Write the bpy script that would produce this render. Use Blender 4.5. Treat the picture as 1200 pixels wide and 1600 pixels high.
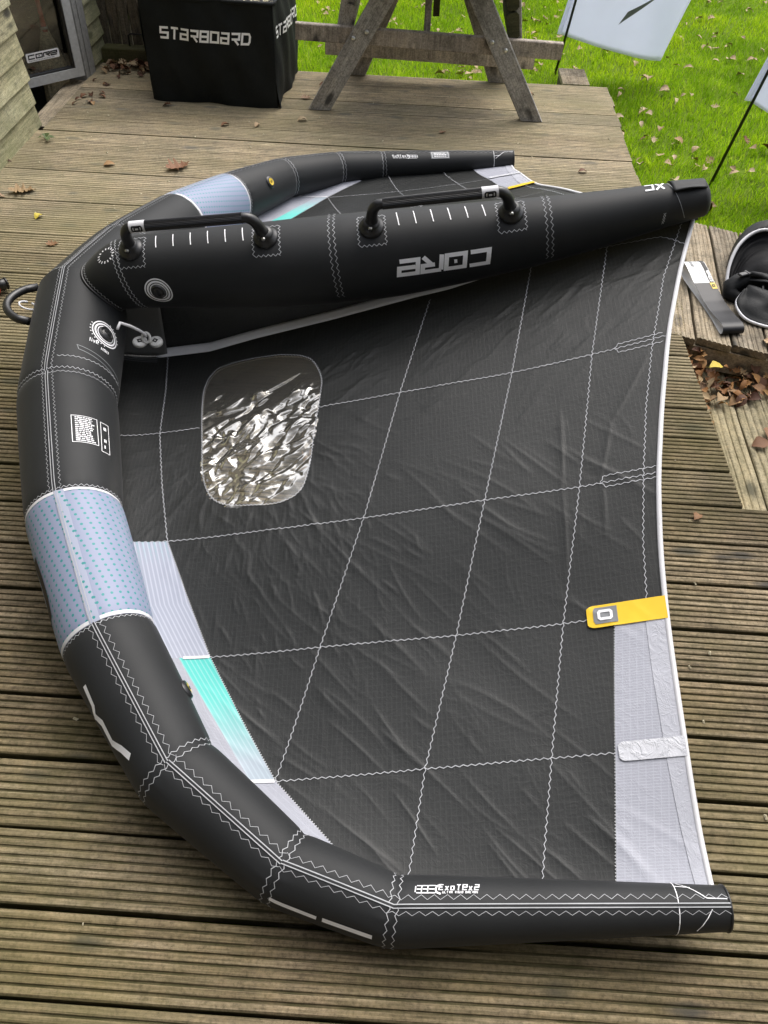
import bpy, math, random
import numpy as np
from mathutils import Matrix, Vector
random.seed(7); np.random.seed(7)
scene = bpy.context.scene
for o in list(bpy.data.objects): bpy.data.objects.remove(o)
COL = scene.collection
# ---------------------------------------------------------------- camera, sky, sun, exposure
cam = bpy.data.cameras.new('camera'); camo = bpy.data.objects.new('camera', cam); COL.objects.link(camo)
cam.sensor_fit = 'VERTICAL'; cam.sensor_height = 36.0; cam.lens = 28.8; cam.clip_start = .05; cam.clip_end = 400
_F = (-0.01298894, 0.69824631, -0.71573975); _R = (0.99808737, 0.05231966, 0.03292805); _D = (0.06043915, -0.7139431, -0.6975904)
M4 = Matrix(((_R[0], -_D[0], -_F[0], 0), (_R[1], -_D[1], -_F[1], 0), (_R[2], -_D[2], -_F[2], 1.64214), (0, 0, 0, 1)))
camo.matrix_world = M4
scene.camera = camo
w = bpy.data.worlds.new('World'); scene.world = w; w.use_nodes = True
nt = w.node_tree; bg = nt.nodes['Background']; sky = nt.nodes.new('ShaderNodeTexSky')
SUN_EL, SUN_AZ = 58.0, 30.0          # azimuth measured clockwise from +Y
sky.sky_type = 'NISHITA'; sky.sun_disc = False; sky.sun_elevation = math.radians(SUN_EL); sky.sun_rotation = math.radians(SUN_AZ)
sky.air_density = 1.0; sky.dust_density = 6.0; sky.ozone_density = 1.0
hs = nt.nodes.new('ShaderNodeHueSaturation'); hs.inputs['Saturation'].default_value = .42      # a veil of cloud: the blue washed out
nt.links.new(sky.outputs[0], hs.inputs['Color']); nt.links.new(hs.outputs[0], bg.inputs[0]); bg.inputs[1].default_value = .15
sl = bpy.data.lights.new('sun', 'SUN'); sl.energy = .8; sl.angle = math.radians(65); sl.color = (1, .98, .95)
so = bpy.data.objects.new('sun', sl); COL.objects.link(so)
so.rotation_euler = (math.radians(90-SUN_EL), 0, math.radians(180-SUN_AZ))
scene.view_settings.view_transform = 'Standard'; scene.view_settings.look = 'None'
scene.view_settings.exposure = 0.76; scene.view_settings.gamma = 1.0
# ---------------------------------------------------------------- wing shape (wing-local metres: t chordwise, s spanwise, z up)
ST = np.array([(-.83,0,.303,.128),(-.792,.374,.240,.1277),(-.69,.749,.190,.1135),(-.544,1.077,.138,.1016),
               (-.352,1.364,.104,.0835),(-.128,1.539,.079,.070),(.073,1.610,.068,.0621),(.667,1.617,.111,.0378)])
UPV = np.array([0,0,1.0])
def unit(v): return v/np.linalg.norm(v)
def _rings():
    C = ST[:,:3]; n = len(C); seg = [unit(C[i+1]-C[i]) for i in range(n-1)]
    bis = []
    for i in range(n):
        if i == 0: bis.append(np.array([0,1.0,0]))
        elif i == n-1: bis.append(seg[-1])
        else: bis.append(unit(seg[i-1]+seg[i]))
    return C, seg, bis
TC, TSEG, TBIS = _rings()
def seg_frame(i):
    d = TSEG[i]; o = -np.cross(d, UPV); o = unit(o); u = np.cross(o, d); u = u if u[2] > 0 else -u
    return d, o, unit(u)
def ring_point(st, i, ph, r):
    """point on station st's mitre ring, in the frame of segment i; ph 0 = up, +pi/2 = outward (leading side)"""
    d, o, u = seg_frame(i)
    w = (np.cos(ph)*u + np.sin(ph)*o)*r
    b = TBIS[st]
    return TC[st] + w - d*((w@b)/(d@b))
def tube_pt(i, x, ph, off=0.0):
    """point of the leading edge tube: segment i, x 0..1 along it, angle ph, off metres proud of it"""
    L = np.linalg.norm(TC[i+1]-TC[i])
    r0, r1 = ST[i,3], ST[i+1,3]
    r = r0+(r1-r0)*x
    def pinch(dist): return 1-.030*np.exp(-(dist/.014)**2)
    k = 1.0
    if i > 0: k *= pinch(x*L)
    if i < 6: k *= pinch((1-x)*L)
    dq = min(x*L if i > 0 else 9, (1-x)*L if i < 6 else 9)          # cloth gathers at the ring seams
    k *= 1+.0085*np.exp(-abs(dq-.012)/.016)*np.sin(13*ph+2.1*np.sin(3*ph+i)+i)*(.55+.45*np.sin(2*ph+i*1.3))
    k *= 1+.012*np.sin(np.pi*np.clip(x,0,1))
    A = ring_point(i, i, ph, r0*k+off); B_ = ring_point(i+1, i, ph, r1*k+off)
    return A+(B_-A)*x
def tube_len(i): return float(np.linalg.norm(TC[i+1]-TC[i]))
SK = np.array([(-.84,.325,.050),(-.80,.352,.068),(-.75,.390,.086),(-.70,.412,.096),(-.62,.425,.101),(-.45,.438,.110),(-.30,.450,.117),(-.10,.474,.121),(.08,.500,.118),(.30,.541,.104),(.50,.582,.088),(.68,.626,.070),(.80,.660,.058),(.90,.684,.047)])
def strut_c(t):
    z = np.interp(t, SK[:,0], SK[:,1]); r = np.interp(t, SK[:,0], SK[:,2]); return z, r
_ts = np.linspace(-.84,.90,175); _zs, _rs = strut_c(_ts)
def _blur(v, k=9):
    p = np.pad(v, k, mode='reflect', reflect_type='odd'); return np.convolve(p, np.ones(2*k+1)/(2*k+1), 'valid')
_zs = _blur(_zs,5); _rs = _blur(_rs,5)
def strut_pt(t, ph, off=0.0):
    """ph 0 = top, + = near side (negative s)"""
    z = np.interp(t,_ts,_zs); r = np.interp(t,_ts,_rs)+off
    return np.array([t-.17*np.cos(ph)*r, -np.sin(ph)*r, z+np.cos(ph)*r*.985])
# canopy height field
ROWS = [(0,   [(-.95,.22),(-.75,.17),(-.628,.15),(-.467,.178),(-.326,.228),(-.092,.301),(.151,.383),(.359,.445),(.9,.621),(1.0,.65)]),
        (.385,[(-.95,.19),(-.72,.135),(-.678,.125),(-.437,.160),(-.122,.240),(.1,.301),(.39,.375),(.648,.458),(.76,.499),(.95,.56)]),
        (.75, [(-.95,.16),(-.62,.105),(-.567,.095),(-.48,.102),(-.257,.142),(0,.194),(.295,.268),(.513,.320),(.688,.374),(.9,.43)]),
        (1.05,[(-.8,.10),(-.49,.045),(-.412,.036),(-.341,.041),(-.086,.086),(.22,.140),(.451,.190),(.663,.249),(.85,.30)]),
        (1.335,[(-.6,.06),(-.28,.025),(-.207,.018),(-.165,.026),(.145,.072),(.39,.115),(.52,.142),(.643,.170),(.85,.21)]),
        (1.56,[(-.4,.05),(-.1,.035),(.095,.036),(.349,.055),(.49,.070),(.66,.092),(.85,.11)]),
        (1.70,[(-.4,.05),(-.1,.040),(.095,.040),(.349,.055),(.49,.070),(.66,.092),(.85,.11)])]
GT = np.linspace(-.95,1.0,196); GS = np.linspace(0,1.7,171)
def _hgrid():
    R_ = np.array([np.interp(GT,[p[0] for p in r],[p[1] for p in r]) for _, r in ROWS]); S_ = [s for s,_ in ROWS]
    Z = np.array([[np.interp(s,S_,R_[:,j]) for j in range(len(GT))] for s in GS])
    for _ in range(2):
        Z = np.array([_blur(r,6) for r in Z])
        core = np.array([_blur(cx,9) for cx in Z.T]).T
        Z = core
    return Z
HG = _hgrid()
def H(t, s):
    t = np.asarray(t,float); s = np.abs(np.asarray(s,float))
    x = np.clip((t-GT[0])/(GT[1]-GT[0]),0,len(GT)-1.001); y = np.clip((s-GS[0])/(GS[1]-GS[0]),0,len(GS)-1.001)
    i = x.astype(int); j = y.astype(int); a_ = x-i; b_ = y-j
    return (HG[j,i]*(1-a_)+HG[j,i+1]*a_)*(1-b_)+(HG[j+1,i]*(1-a_)+HG[j+1,i+1]*a_)*b_
scene.view_settings.use_curve_mapping = False
# ---------------------------------------------------------------- helpers
def tag(o, label=None, cat=None, group=None, kind=None):
    if label: o['label'] = label
    if cat: o['category'] = cat
    if group: o['group'] = group
    if kind: o['kind'] = kind
    return o
def empty(name, loc=(0,0,0), rz=0.0):
    o = bpy.data.objects.new(name, None); COL.objects.link(o); o.location = loc; o.rotation_euler = (0,0,rz); o.empty_display_size = .1
    return o
def mesh(name, V, Fc, mat=None, parent=None, smooth=False, uv=None, loc=None):
    me = bpy.data.meshes.new(name); me.from_pydata([tuple(map(float, v)) for v in V], [], [tuple(map(int, f)) for f in Fc])
    if uv is not None:
        ul = me.uv_layers.new(name='UVMap'); vi = np.empty(len(me.loops), int); me.loops.foreach_get('vertex_index', vi)
        ul.data.foreach_set('uv', np.asarray(uv, float)[vi].ravel())
    if smooth: me.polygons.foreach_set('use_smooth', [True]*len(me.polygons))
    if mat: me.materials.append(mat)
    me.update()
    o = bpy.data.objects.new(name, me); COL.objects.link(o)
    if parent: o.parent = parent
    if loc is not None: o.location = loc
    return o
def link(o, parent):
    o.parent = parent; return o
class MB:
    """collects pieces of ONE part"""
    def __init__(s): s.V = []; s.F = []; s.UV = []
    def add(s, V, F, uv=None):
        n = len(s.V); s.V += [tuple(map(float, v)) for v in V]; s.F += [tuple(int(i)+n for i in f) for f in F]
        s.UV += [tuple(map(float,u)) for u in uv] if uv is not None else [(0.0,0.0)]*len(V)
        return s
    def box(s, c, d, M=None, bev=0.0):
        x, y, z = [v/2 for v in d]
        if bev <= 0:
            V = [(a*x, b*y, e*z) for e in (-1,1) for b in (-1,1) for a in (-1,1)]
            Fc = [(0,2,3,1),(4,5,7,6),(0,1,5,4),(2,6,7,3),(0,4,6,2),(1,3,7,5)]
        else:
            V = []; b = min(bev, x*.49, y*.49, z*.49)
            for e,kx,ky in ((-z,x-b,y-b),(-z+b,x,y),(z-b,x,y),(z,x-b,y-b)):
                cx = [(kx-b*.7*(e not in (-z,z)),ky),(kx,ky-b*.7*(e not in (-z,z)))] if 0 else [(kx,ky)]
                V += [(kx,ky,e),(-kx,ky,e),(-kx,-ky,e),(kx,-ky,e)]
            Fc = [(3,2,1,0),(12,13,14,15)]
            for k in range(3):
                for j in range(4):
                    a_, b_ = k*4+j, k*4+(j+1)%4
                    Fc.append((a_, b_, b_+4, a_+4))
        V = [Vector(v) for v in V]
        if M is not None: V = [M @ v for v in V]
        V = [v+Vector(c) for v in V]
        return s.add(V, Fc)
    def tube(s, P, r, n=8, caps=True, closed=False):
        P = [np.array(p, float) for p in P]; m = len(P)
        rr = r if hasattr(r, '__len__') else [r]*m
        up = np.array([0.03,0.02,1.0]); V = []; prev = None
        for i in range(m):
            a = P[(i-1) % m] if (closed or i > 0) else P[0]; b = P[(i+1) % m] if (closed or i < m-1) else P[-1]
            d = unit(b-a)
            if prev is None:
                x = np.cross(d, up); x = x if np.linalg.norm(x) > 1e-3 else np.cross(d, np.array([1.0,0,0]))
            else: x = prev-d*(prev@d)
            x = unit(x); prev = x; y = np.cross(d, x)
            for k in range(n):
                q = 2*math.pi*k/n; V.append(P[i]+rr[i]*(math.cos(q)*x+math.sin(q)*y))
        Fc = []
        for i in range(m if closed else m-1):
            j = (i+1) % m
            for k in range(n): Fc.append((i*n+k, i*n+(k+1)%n, j*n+(k+1)%n, j*n+k))
        if caps and not closed: Fc += [tuple(range(n-1,-1,-1)), tuple((m-1)*n+k for k in range(n))]
        return s.add(V, Fc)
    def grid(s, fn, nu, nv, closed_v=False, uv=False):
        V = []; U = []
        for i in range(nu+1):
            for j in range(nv if closed_v else nv+1):
                V.append(fn(i/nu, j/nv)); U.append((i/nu, j/nv))
        m = nv if closed_v else nv+1; Fc = []
        for i in range(nu):
            for j in range(nv):
                a, b = i*m+j, i*m+(j+1) % m
                Fc.append((a, b, b+m, a+m))
        return s.add(V, Fc, U)
    def build(s, name, mat=None, parent=None, smooth=False, uv=False, loc=None):
        return mesh(name, s.V, s.F, mat, parent, smooth, s.UV if uv else None, loc)
def solid(o, th, off=-1):
    m = o.modifiers.new('thick', 'SOLIDIFY'); m.thickness = th; m.offset = off; return o
# ---------------------------------------------------------------- materials
class NM:
    def __init__(s, name):
        s.m = bpy.data.materials.new(name); s.m.use_nodes = True; s.t = s.m.node_tree; s.b = s.t.nodes['Principled BSDF']; s.out = s.t.nodes['Material Output']
    def n(s, typ, **kw):
        nd = s.t.nodes.new(typ)
        for k, v in kw.items():
            if k.startswith('i_'): nd.inputs[k[2:].replace('_',' ')].default_value = v
            else: setattr(nd, k, v)
        return nd
    def l(s, a, b): s.t.links.new(a, b)
    def coord(s, kind='Object', scale=(1,1,1), rot=(0,0,0), add=None):
        tc = s.n('ShaderNodeTexCoord'); mp = s.n('ShaderNodeMapping'); mp.inputs['Scale'].default_value = scale; mp.inputs['Rotation'].default_value = rot
        s.l(tc.outputs[kind], mp.inputs[0])
        if add is not None: s.l(add, mp.inputs['Location'])
        return mp.outputs[0]
    def noise(s, vec, scale, detail=4, rough=.6, dist=0.0):
        nd = s.n('ShaderNodeTexNoise'); nd.inputs['Scale'].default_value = scale; nd.inputs['Detail'].default_value = detail
        nd.inputs['Roughness'].default_value = rough; nd.inputs['Distortion'].default_value = dist
        if vec is not None: s.l(vec, nd.inputs['Vector'])
        return nd.outputs['Fac']
    def ramp(s, fac, stops):
        r = s.n('ShaderNodeValToRGB'); e = r.color_ramp.elements
        while len(e) < len(stops): e.new(.5)
        for el, (p, c) in zip(e, stops): el.position = p; el.color = (c[0], c[1], c[2], 1) if hasattr(c, '__len__') else (c, c, c, 1)
        s.l(fac, r.inputs[0]); return r.outputs[0]
    def mix(s, fac, a, b, mode='MIX'):
        m = s.n('ShaderNodeMix', data_type='RGBA', blend_type=mode)
        for v, i in ((fac, 0), (a, 6), (b, 7)):
            if i == 7 and not hasattr(v, 'node') and max(v) > 1: m.clamp_result = False
            if hasattr(v, 'node'): s.l(v, m.inputs[i])
            else: m.inputs[i].default_value = v if i == 0 else (tuple(v)+(1,))[:4]
        return m.outputs[2]
    def math(s, op, a, b=None, c=None):
        m = s.n('ShaderNodeMath', operation=op)
        for i, v in enumerate((a, b, c)):
            if v is None: continue
            if hasattr(v, 'node'): s.l(v, m.inputs[i])
            else: m.inputs[i].default_value = v
        return m.outputs[0]
    def bump(s, h, strength, dist=.002, base=None):
        b = s.n('ShaderNodeBump'); b.inputs['Strength'].default_value = strength; b.inputs['Distance'].default_value = dist
        s.l(h, b.inputs['Height'])
        if base is not None: s.l(base, b.inputs['Normal'])
        s.l(b.outputs[0], s.b.inputs['Normal']); return b.outputs[0]
    def set(s, col=None, rough=None, metal=None, spec=None):
        if col is not None:
            if hasattr(col, 'node'): s.l(col, s.b.inputs['Base Color'])
            else: s.b.inputs['Base Color'].default_value = tuple(col)+(1,)
        if rough is not None:
            if hasattr(rough, 'node'): s.l(rough, s.b.inputs['Roughness'])
            else: s.b.inputs['Roughness'].default_value = rough
        if metal is not None: s.b.inputs['Metallic'].default_value = metal
        if spec is not None: s.b.inputs['Specular IOR Level'].default_value = spec
        return s
MAT = {}
def plain(name, col, rough=.5, spec=.5, metal=0.0, var=.25, scale=40, bump=0.0, vary=.0):
    """plain surface with a little cloudy wear"""
    m = NM(name); v = m.noise(m.coord(), scale, 5, .65)
    lo = [c*(1-var) for c in col]; hi = [min(1, c*(1+var)) for c in col]
    m.set(m.ramp(v, [(.3, lo), (.7, hi)]), rough, metal, spec)
    if bump: m.bump(m.noise(m.coord(), scale*6, 3), bump, .001)
    MAT[name] = m.m; return m.m
def wood(name, cols, axis=0, grain=6.0, moss=None, rough=.85, knots=True, streak=.5, spec=.2):
    """weathered timber: long grain along one axis, knots, per-board tint"""
    m = NM(name); oi = m.n('ShaderNodeObjectInfo'); rnd = oi.outputs['Random']
    comb = m.n('ShaderNodeCombineXYZ'); m.l(m.math('MULTIPLY', rnd, 37.0), comb.inputs[0]); m.l(m.math('MULTIPLY', rnd, 91.0), comb.inputs[1]); m.l(m.math('MULTIPLY', rnd, 53.0), comb.inputs[2])
    sc = [1.0,1.0,1.0]; sc = [grain*9]*3; sc[axis] = grain*.35
    v1 = m.coord('Object', tuple(sc), add=comb.outputs[0]); n1 = m.noise(v1, 1.0, 6, .72, .6)
    sc2 = [260.0]*3; sc2[axis] = 7.0
    n2 = m.noise(m.coord('Object', tuple(sc2), add=comb.outputs[0]), 1.0, 3, .7)
    base = m.ramp(n1, [(.25, cols[0]), (.5, cols[1]), (.75, cols[2])])
    fine = m.ramp(n2, [(.30, .38), (.50, .95), (.70, 1.28)])
    sc4 = [70.0]*3; sc4[axis] = 9.0
    n4 = m.noise(m.coord('Object', tuple(sc4), add=comb.outputs[0]), 1.0, 6, .75, .8)
    blot = m.ramp(n4, [(.30, .50), (.47, 1.0), (.70, 1.22)])
    c = m.mix(streak, base, m.mix(1.0, base, fine, 'MULTIPLY')); c = m.mix(.8, c, m.mix(1.0, c, blot, 'MULTIPLY'))
    n5 = m.noise(m.coord('Object', (1,1,1), add=comb.outputs[0]), 120, 4, .75); n6 = m.noise(m.coord('Object', (1,1,1), add=comb.outputs[0]), 16, 6, .75, .6)
    c = m.mix(1.0, c, m.ramp(n5, [(.32, .55), (.50, 1.0), (.70, 1.30)]), 'MULTIPLY'); c = m.mix(1.0, c, m.ramp(n6, [(.33, (.62,.62,.60)), (.50, (1,1,1)), (.68, (1.18,1.14,1.08))]), 'MULTIPLY')
    tint = m.ramp(rnd, [(0, (.72,.72,.73)), (.35, (.98,.94,.88)), (.7, (1.0,1.0,1.0)), (1, (1.22,1.19,1.14))])
    c = m.mix(1.0, c, tint, 'MULTIPLY')
    gp = m.n('ShaderNodeNewGeometry').outputs['Position']
    n3 = m.noise(gp, 2.1, 7, .68, .5)
    c = m.mix(1.0, c, m.ramp(n3, [(.28, (.56,.55,.53)), (.5, (.98,.97,.95)), (.72, (1.16,1.12,1.05))]), 'MULTIPLY')
    if knots:
        sk = [12.0]*3; sk[axis] = 5.0
        vo = m.n('ShaderNodeTexVoronoi'); m.l(m.coord('Object', tuple(sk), add=comb.outputs[0]), vo.inputs['Vector']); vo.inputs['Scale'].default_value = 1.0
        k = m.ramp(vo.outputs['Distance'], [(.13, 1), (.27, 0)])
        sel = m.ramp(m.noise(m.coord('Object', (3.1,3.1,3.1), add=comb.outputs[0]), 1.0, 2), [(.47, 0), (.53, .85)])
        c = m.mix(m.math('MULTIPLY', k, sel), c, (.045,.043,.040))
    if moss:
        ms = m.ramp(m.noise(gp, 1.15, 8, .72), [(.40, 0), (.68, moss[1])])
        c = m.mix(ms, c, moss[0])
    m.set(c, rough, 0, spec)
    h = m.mix(.6, n4, n2); m.bump(m.mix(.35, h, n5), .8, .003)
    MAT[name] = m.m; return m
# ---- the materials themselves
wood('house wood', [(.05,.045,.038),(.08,.072,.06),(.11,.10,.085)], 0, 3.0, None)
m = wood('deck wood', [(.092,.071,.043),(.195,.157,.104),(.325,.276,.198)], 0, 5.0, ((.130,.118,.040), .62), streak=.85); 
# algae in the grooves: it sits below the ribs' crowns
geo = m.n('ShaderNodeTexCoord'); sep = m.n('ShaderNodeSeparateXYZ'); m.l(geo.outputs['Object'], sep.inputs[0])
gm = m.n('ShaderNodeMapRange'); gm.inputs[1].default_value = -.0015; gm.inputs[2].default_value = -.0045; m.l(sep.outputs[2], gm.inputs[0])
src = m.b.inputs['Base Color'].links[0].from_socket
at = m.n('ShaderNodeAttribute', attribute_type='OBJECT', attribute_name='paleness')
src = m.mix(at.outputs['Fac'], src, m.mix(1.0, m.mix(.25, src, (.28,.265,.22)), (1.72,1.70,1.64), 'MULTIPLY'))  # per-board mix to a paler, greyer colour, stronger towards the far end
gn = m.ramp(m.noise(m.coord('Object', (9,60,9)), 1.0, 4), [(.35, .35), (.6, 1)])
m.set(m.mix(m.math('MULTIPLY', gm.outputs[0], m.math('MULTIPLY', gn, .85)), src, (.034,.034,.010)))
wood('platform wood', [(.20,.165,.115),(.33,.285,.215),(.44,.39,.31)], 1, 4.0, None)
wood('well wood', [(.17,.145,.09),(.29,.255,.175),(.40,.355,.26)], 1, 4.0, ((.15,.14,.06), .4))
wood('table wood', [(.235,.226,.216),(.365,.355,.345),(.475,.465,.455)], 2, 3.0, None)
wood('table bar wood', [(.34,.30,.26),(.50,.45,.40),(.60,.54,.47)], 0, 3.0, None)
wood('mossy and shaded wood', [(.04,.042,.025),(.075,.075,.045),(.12,.115,.075)], 1, 3.0, ((.05,.06,.015), .6))
wood('shed wood', [(.24,.235,.155),(.37,.36,.255),(.47,.455,.34)], 1, 4.0, ((.24,.26,.12), .6), streak=.7)
wood('fence wood', [(.085,.075,.058),(.13,.115,.09),(.18,.16,.13)], 2, 5.0, None)
wood('sleeper wood', [(.055,.05,.03),(.10,.09,.055),(.15,.13,.085)], 0, 3.0, ((.10,.11,.03), .6))
def cloth(name, col, rough, spec, weave=0.0, crumple=0.0, ripscale=0.0, var=.12, sheen=0.0):
    m = NM(name); v = m.noise(m.coord(), 7, 5, .6)
    c = m.ramp(v, [(.3, [x*(1-var) for x in col]), (.7, [x*(1+var) for x in col])])
    hts = None
    if ripscale:
        vec = m.coord('UV', (1,1,1)); sp = m.n('ShaderNodeSeparateXYZ'); m.l(vec, sp.inputs[0])
        a = m.math('LESS_THAN', m.math('FRACT', m.math('MULTIPLY', sp.outputs[0], ripscale)), .22)
        b = m.math('LESS_THAN', m.math('FRACT', m.math('MULTIPLY', sp.outputs[1], ripscale*.75)), .18)
        g = m.math('MAXIMUM', a, m.math('MULTIPLY', b, .6))
        c = m.mix(m.math('MULTIPLY', g, .38), c, [min(1, x*1.45+.012) for x in col]); hts = g
    m.set(c, rough, 0, spec)
    if sheen: m.b.inputs['Sheen Weight'].default_value = sheen; m.b.inputs['Sheen Roughness'].default_value = .35
    nrm = None
    if crumple:
        n1 = m.noise(m.coord('Object', (1,1,1)), 26, 6, .62, 1.4)
        r1 = m.ramp(m.math('ABSOLUTE', m.math('SUBTRACT', n1, .5)), [(0, 1), (.045, .25), (.12, 0)])
        nrm = m.bump(r1, crumple, .0035)
    if hts is not None: nrm = m.bump(hts, .25, .0006, nrm)
    if weave:
        nrm = m.bump(m.noise(m.coord('Object', (1,1,1)), 420, 2, .5), weave, .0008, nrm)
    MAT[name] = m.m; return m
cloth('tube cloth', (.0190,.0203,.0213), .56, .26, weave=.25, sheen=.06)
cloth('canopy cloth', (.0175,.0188,.0187), .42, .32, crumple=.10, ripscale=95)
_c = MAT['canopy cloth'].node_tree; _tl = _c.nodes.new('ShaderNodeBsdfTranslucent'); _tl.inputs[0].default_value = (.16,.16,.15,1); _mx = _c.nodes.new('ShaderNodeMixShader'); _mx.inputs[0].default_value = .10
_c.links.new(_c.nodes['Principled BSDF'].outputs[0], _mx.inputs[1]); _c.links.new(_tl.outputs[0], _mx.inputs[2]); _c.links.new(_mx.outputs[0], _c.nodes['Material Output'].inputs[0])
cloth('gusset cloth', (.11,.112,.11), .5, .4, crumple=.2, ripscale=60)
cloth('web cloth', (.022,.024,.024), .45, .5, crumple=.25, ripscale=95)
cloth('white sail', (.335,.345,.395), .45, .45, crumple=.12, ripscale=95, var=.05)
cloth('hem sail', (.41,.42,.47), .45, .45, crumple=.25, var=.05)
cloth('flag cloth', (.80,.82,.98), .7, .3, crumple=.05, var=.04)
mf = MAT['flag cloth']; tnt = mf.node_tree; tlb = tnt.nodes.new('ShaderNodeBsdfTranslucent'); tlb.inputs[0].default_value = (.88,.90,1.0,1); mxf = tnt.nodes.new('ShaderNodeMixShader'); mxf.inputs[0].default_value = .6
tnt.links.new(tnt.nodes['Principled BSDF'].outputs[0], mxf.inputs[1]); tnt.links.new(tlb.outputs[0], mxf.inputs[2]); tnt.links.new(mxf.outputs[0], tnt.nodes['Material Output'].inputs[0])
cloth('white tape', (.66,.66,.68), .5, .4, var=.05)
cloth('grey tape', (.52,.53,.54), .5, .4, var=.08)
cloth('yellow tape', (.80,.52,.015), .5, .4, var=.08)
cloth('batten tape', (.56,.57,.61), .35, .5, crumple=.45, var=.04)
cloth('canopy thread', (.50,.51,.54), .6, .3)
cloth('thread', (.44,.45,.47), .6, .3)
cloth('print white', (.90,.90,.92), .55, .3, var=.05)
cloth('print grey', (.20,.21,.22), .5, .3)
cloth('print black', (.012,.012,.013), .5, .3)
cloth('box fabric', (.0085,.0105,.011), .75, .22, crumple=.30, weave=.3, var=.3)
cloth('bag fabric', (.012,.013,.014), .62, .28, crumple=.15, weave=.2, var=.3)
cloth('bag lining', (.007,.007,.008), .65, .2, crumple=.12)
plain('rubber', (.016,.016,.017), .36, .6, var=.2)
plain('hose rubber', (.012,.012,.012), .35, .5)
plain('red plastic', (.60,.06,.03), .4); plain('tag plastic', (.70,.70,.68), .4)
plain('steel', (.62,.62,.60), .32, .5, metal=1.0); plain('aluminium', (.50,.51,.51), .5, .5, metal=.1, var=.12)
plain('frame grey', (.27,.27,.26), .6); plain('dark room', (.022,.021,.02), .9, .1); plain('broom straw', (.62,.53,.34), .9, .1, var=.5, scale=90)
plain('broom red', (.55,.05,.03), .5); plain('sticker white', (.92,.92,.92), .4, var=.04); plain('carbon pole', (.010,.010,.011), .35)
plain('paper white', (.78,.78,.77), .35, var=.03); plain('band black', (.008,.008,.010), .40, .35); plain('grommet yellow', (.70,.50,.03), .45)
plain('soil', (.030,.024,.016), .95, .1, scale=20); plain('bark bits', (.52,.47,.33), .8, .2); plain('weed green', (.07,.11,.025), .6)
# dotted ice-blue patch
m = NM('dotted cloth'); sp = m.n('ShaderNodeSeparateXYZ'); m.l(m.coord('UV'), sp.inputs[0])
u = m.math('DIVIDE', sp.outputs[0], .0150); row = m.math('FLOOR', u); 
v = m.math('ADD', m.math('DIVIDE', sp.outputs[1], .0195), m.math('MULTIPLY', row, .17))
du = m.math('MULTIPLY', m.math('SUBTRACT', m.math('FRACT', u), .5), .0150); dv = m.math('MULTIPLY', m.math('SUBTRACT', m.math('FRACT', v), .5), .0195)
rr = m.math('SQRT', m.math('ADD', m.math('MULTIPLY', du, du), m.math('MULTIPLY', dv, dv)))
dot = m.math('LESS_THAN', rr, .0033)
m.set(m.mix(dot, (.245,.275,.385), (.03,.24,.24)), .5, 0, .4); m.bump(m.noise(m.coord(), 420, 2), .15, .0008); MAT['dotted cloth'] = m.m
m2 = m.m.copy(); m2.name = 'dotted tape'; MAT['dotted tape'] = m2
for nd in m2.node_tree.nodes:
    if nd.type == 'MIX' and nd.data_type == 'RGBA': nd.inputs[6].default_value = (.33,.36,.46,1)
# leading edge strip, printed with faint dots and a teal fade (printed cloth)
m = NM('strip dots'); sp = m.n('ShaderNodeSeparateXYZ'); m.l(m.coord('UV'), sp.inputs[0])
g = m.math('LESS_THAN', m.math('FRACT', m.math('MULTIPLY', sp.outputs[1], 95)), .3)
c = m.mix(m.math('MULTIPLY', g, .6), (.33,.355,.43), (.52,.54,.62))
dd = m.math('MULTIPLY', m.math('LESS_THAN', m.math('FRACT', m.math('MULTIPLY', sp.outputs[0], 80)), .3), m.math('LESS_THAN', m.math('FRACT', m.math('MULTIPLY', sp.outputs[1], 70)), .35))
fd = m.ramp(sp.outputs[0], [(.03, .55), (.22, .0)])
m.set(m.mix(m.math('MULTIPLY', dd, fd), c, (.10,.55,.55)), .45, 0, .45); MAT['strip dots'] = m.m
m = NM('teal fade'); sp = m.n('ShaderNodeSeparateXYZ'); m.l(m.coord('UV'), sp.inputs[0])
g = m.math('LESS_THAN', m.math('FRACT', m.math('MULTIPLY', sp.outputs[1], 95)), .3)
c = m.ramp(sp.outputs[0], [(.0, (.075,.53,.47)), (.35, (.11,.54,.49)), (.85, (.34,.40,.46))])
m.set(m.mix(m.math('MULTIPLY', g, .25), c, (.55,.66,.70)), .45, 0, .45); MAT['teal fade'] = m.m
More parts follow.
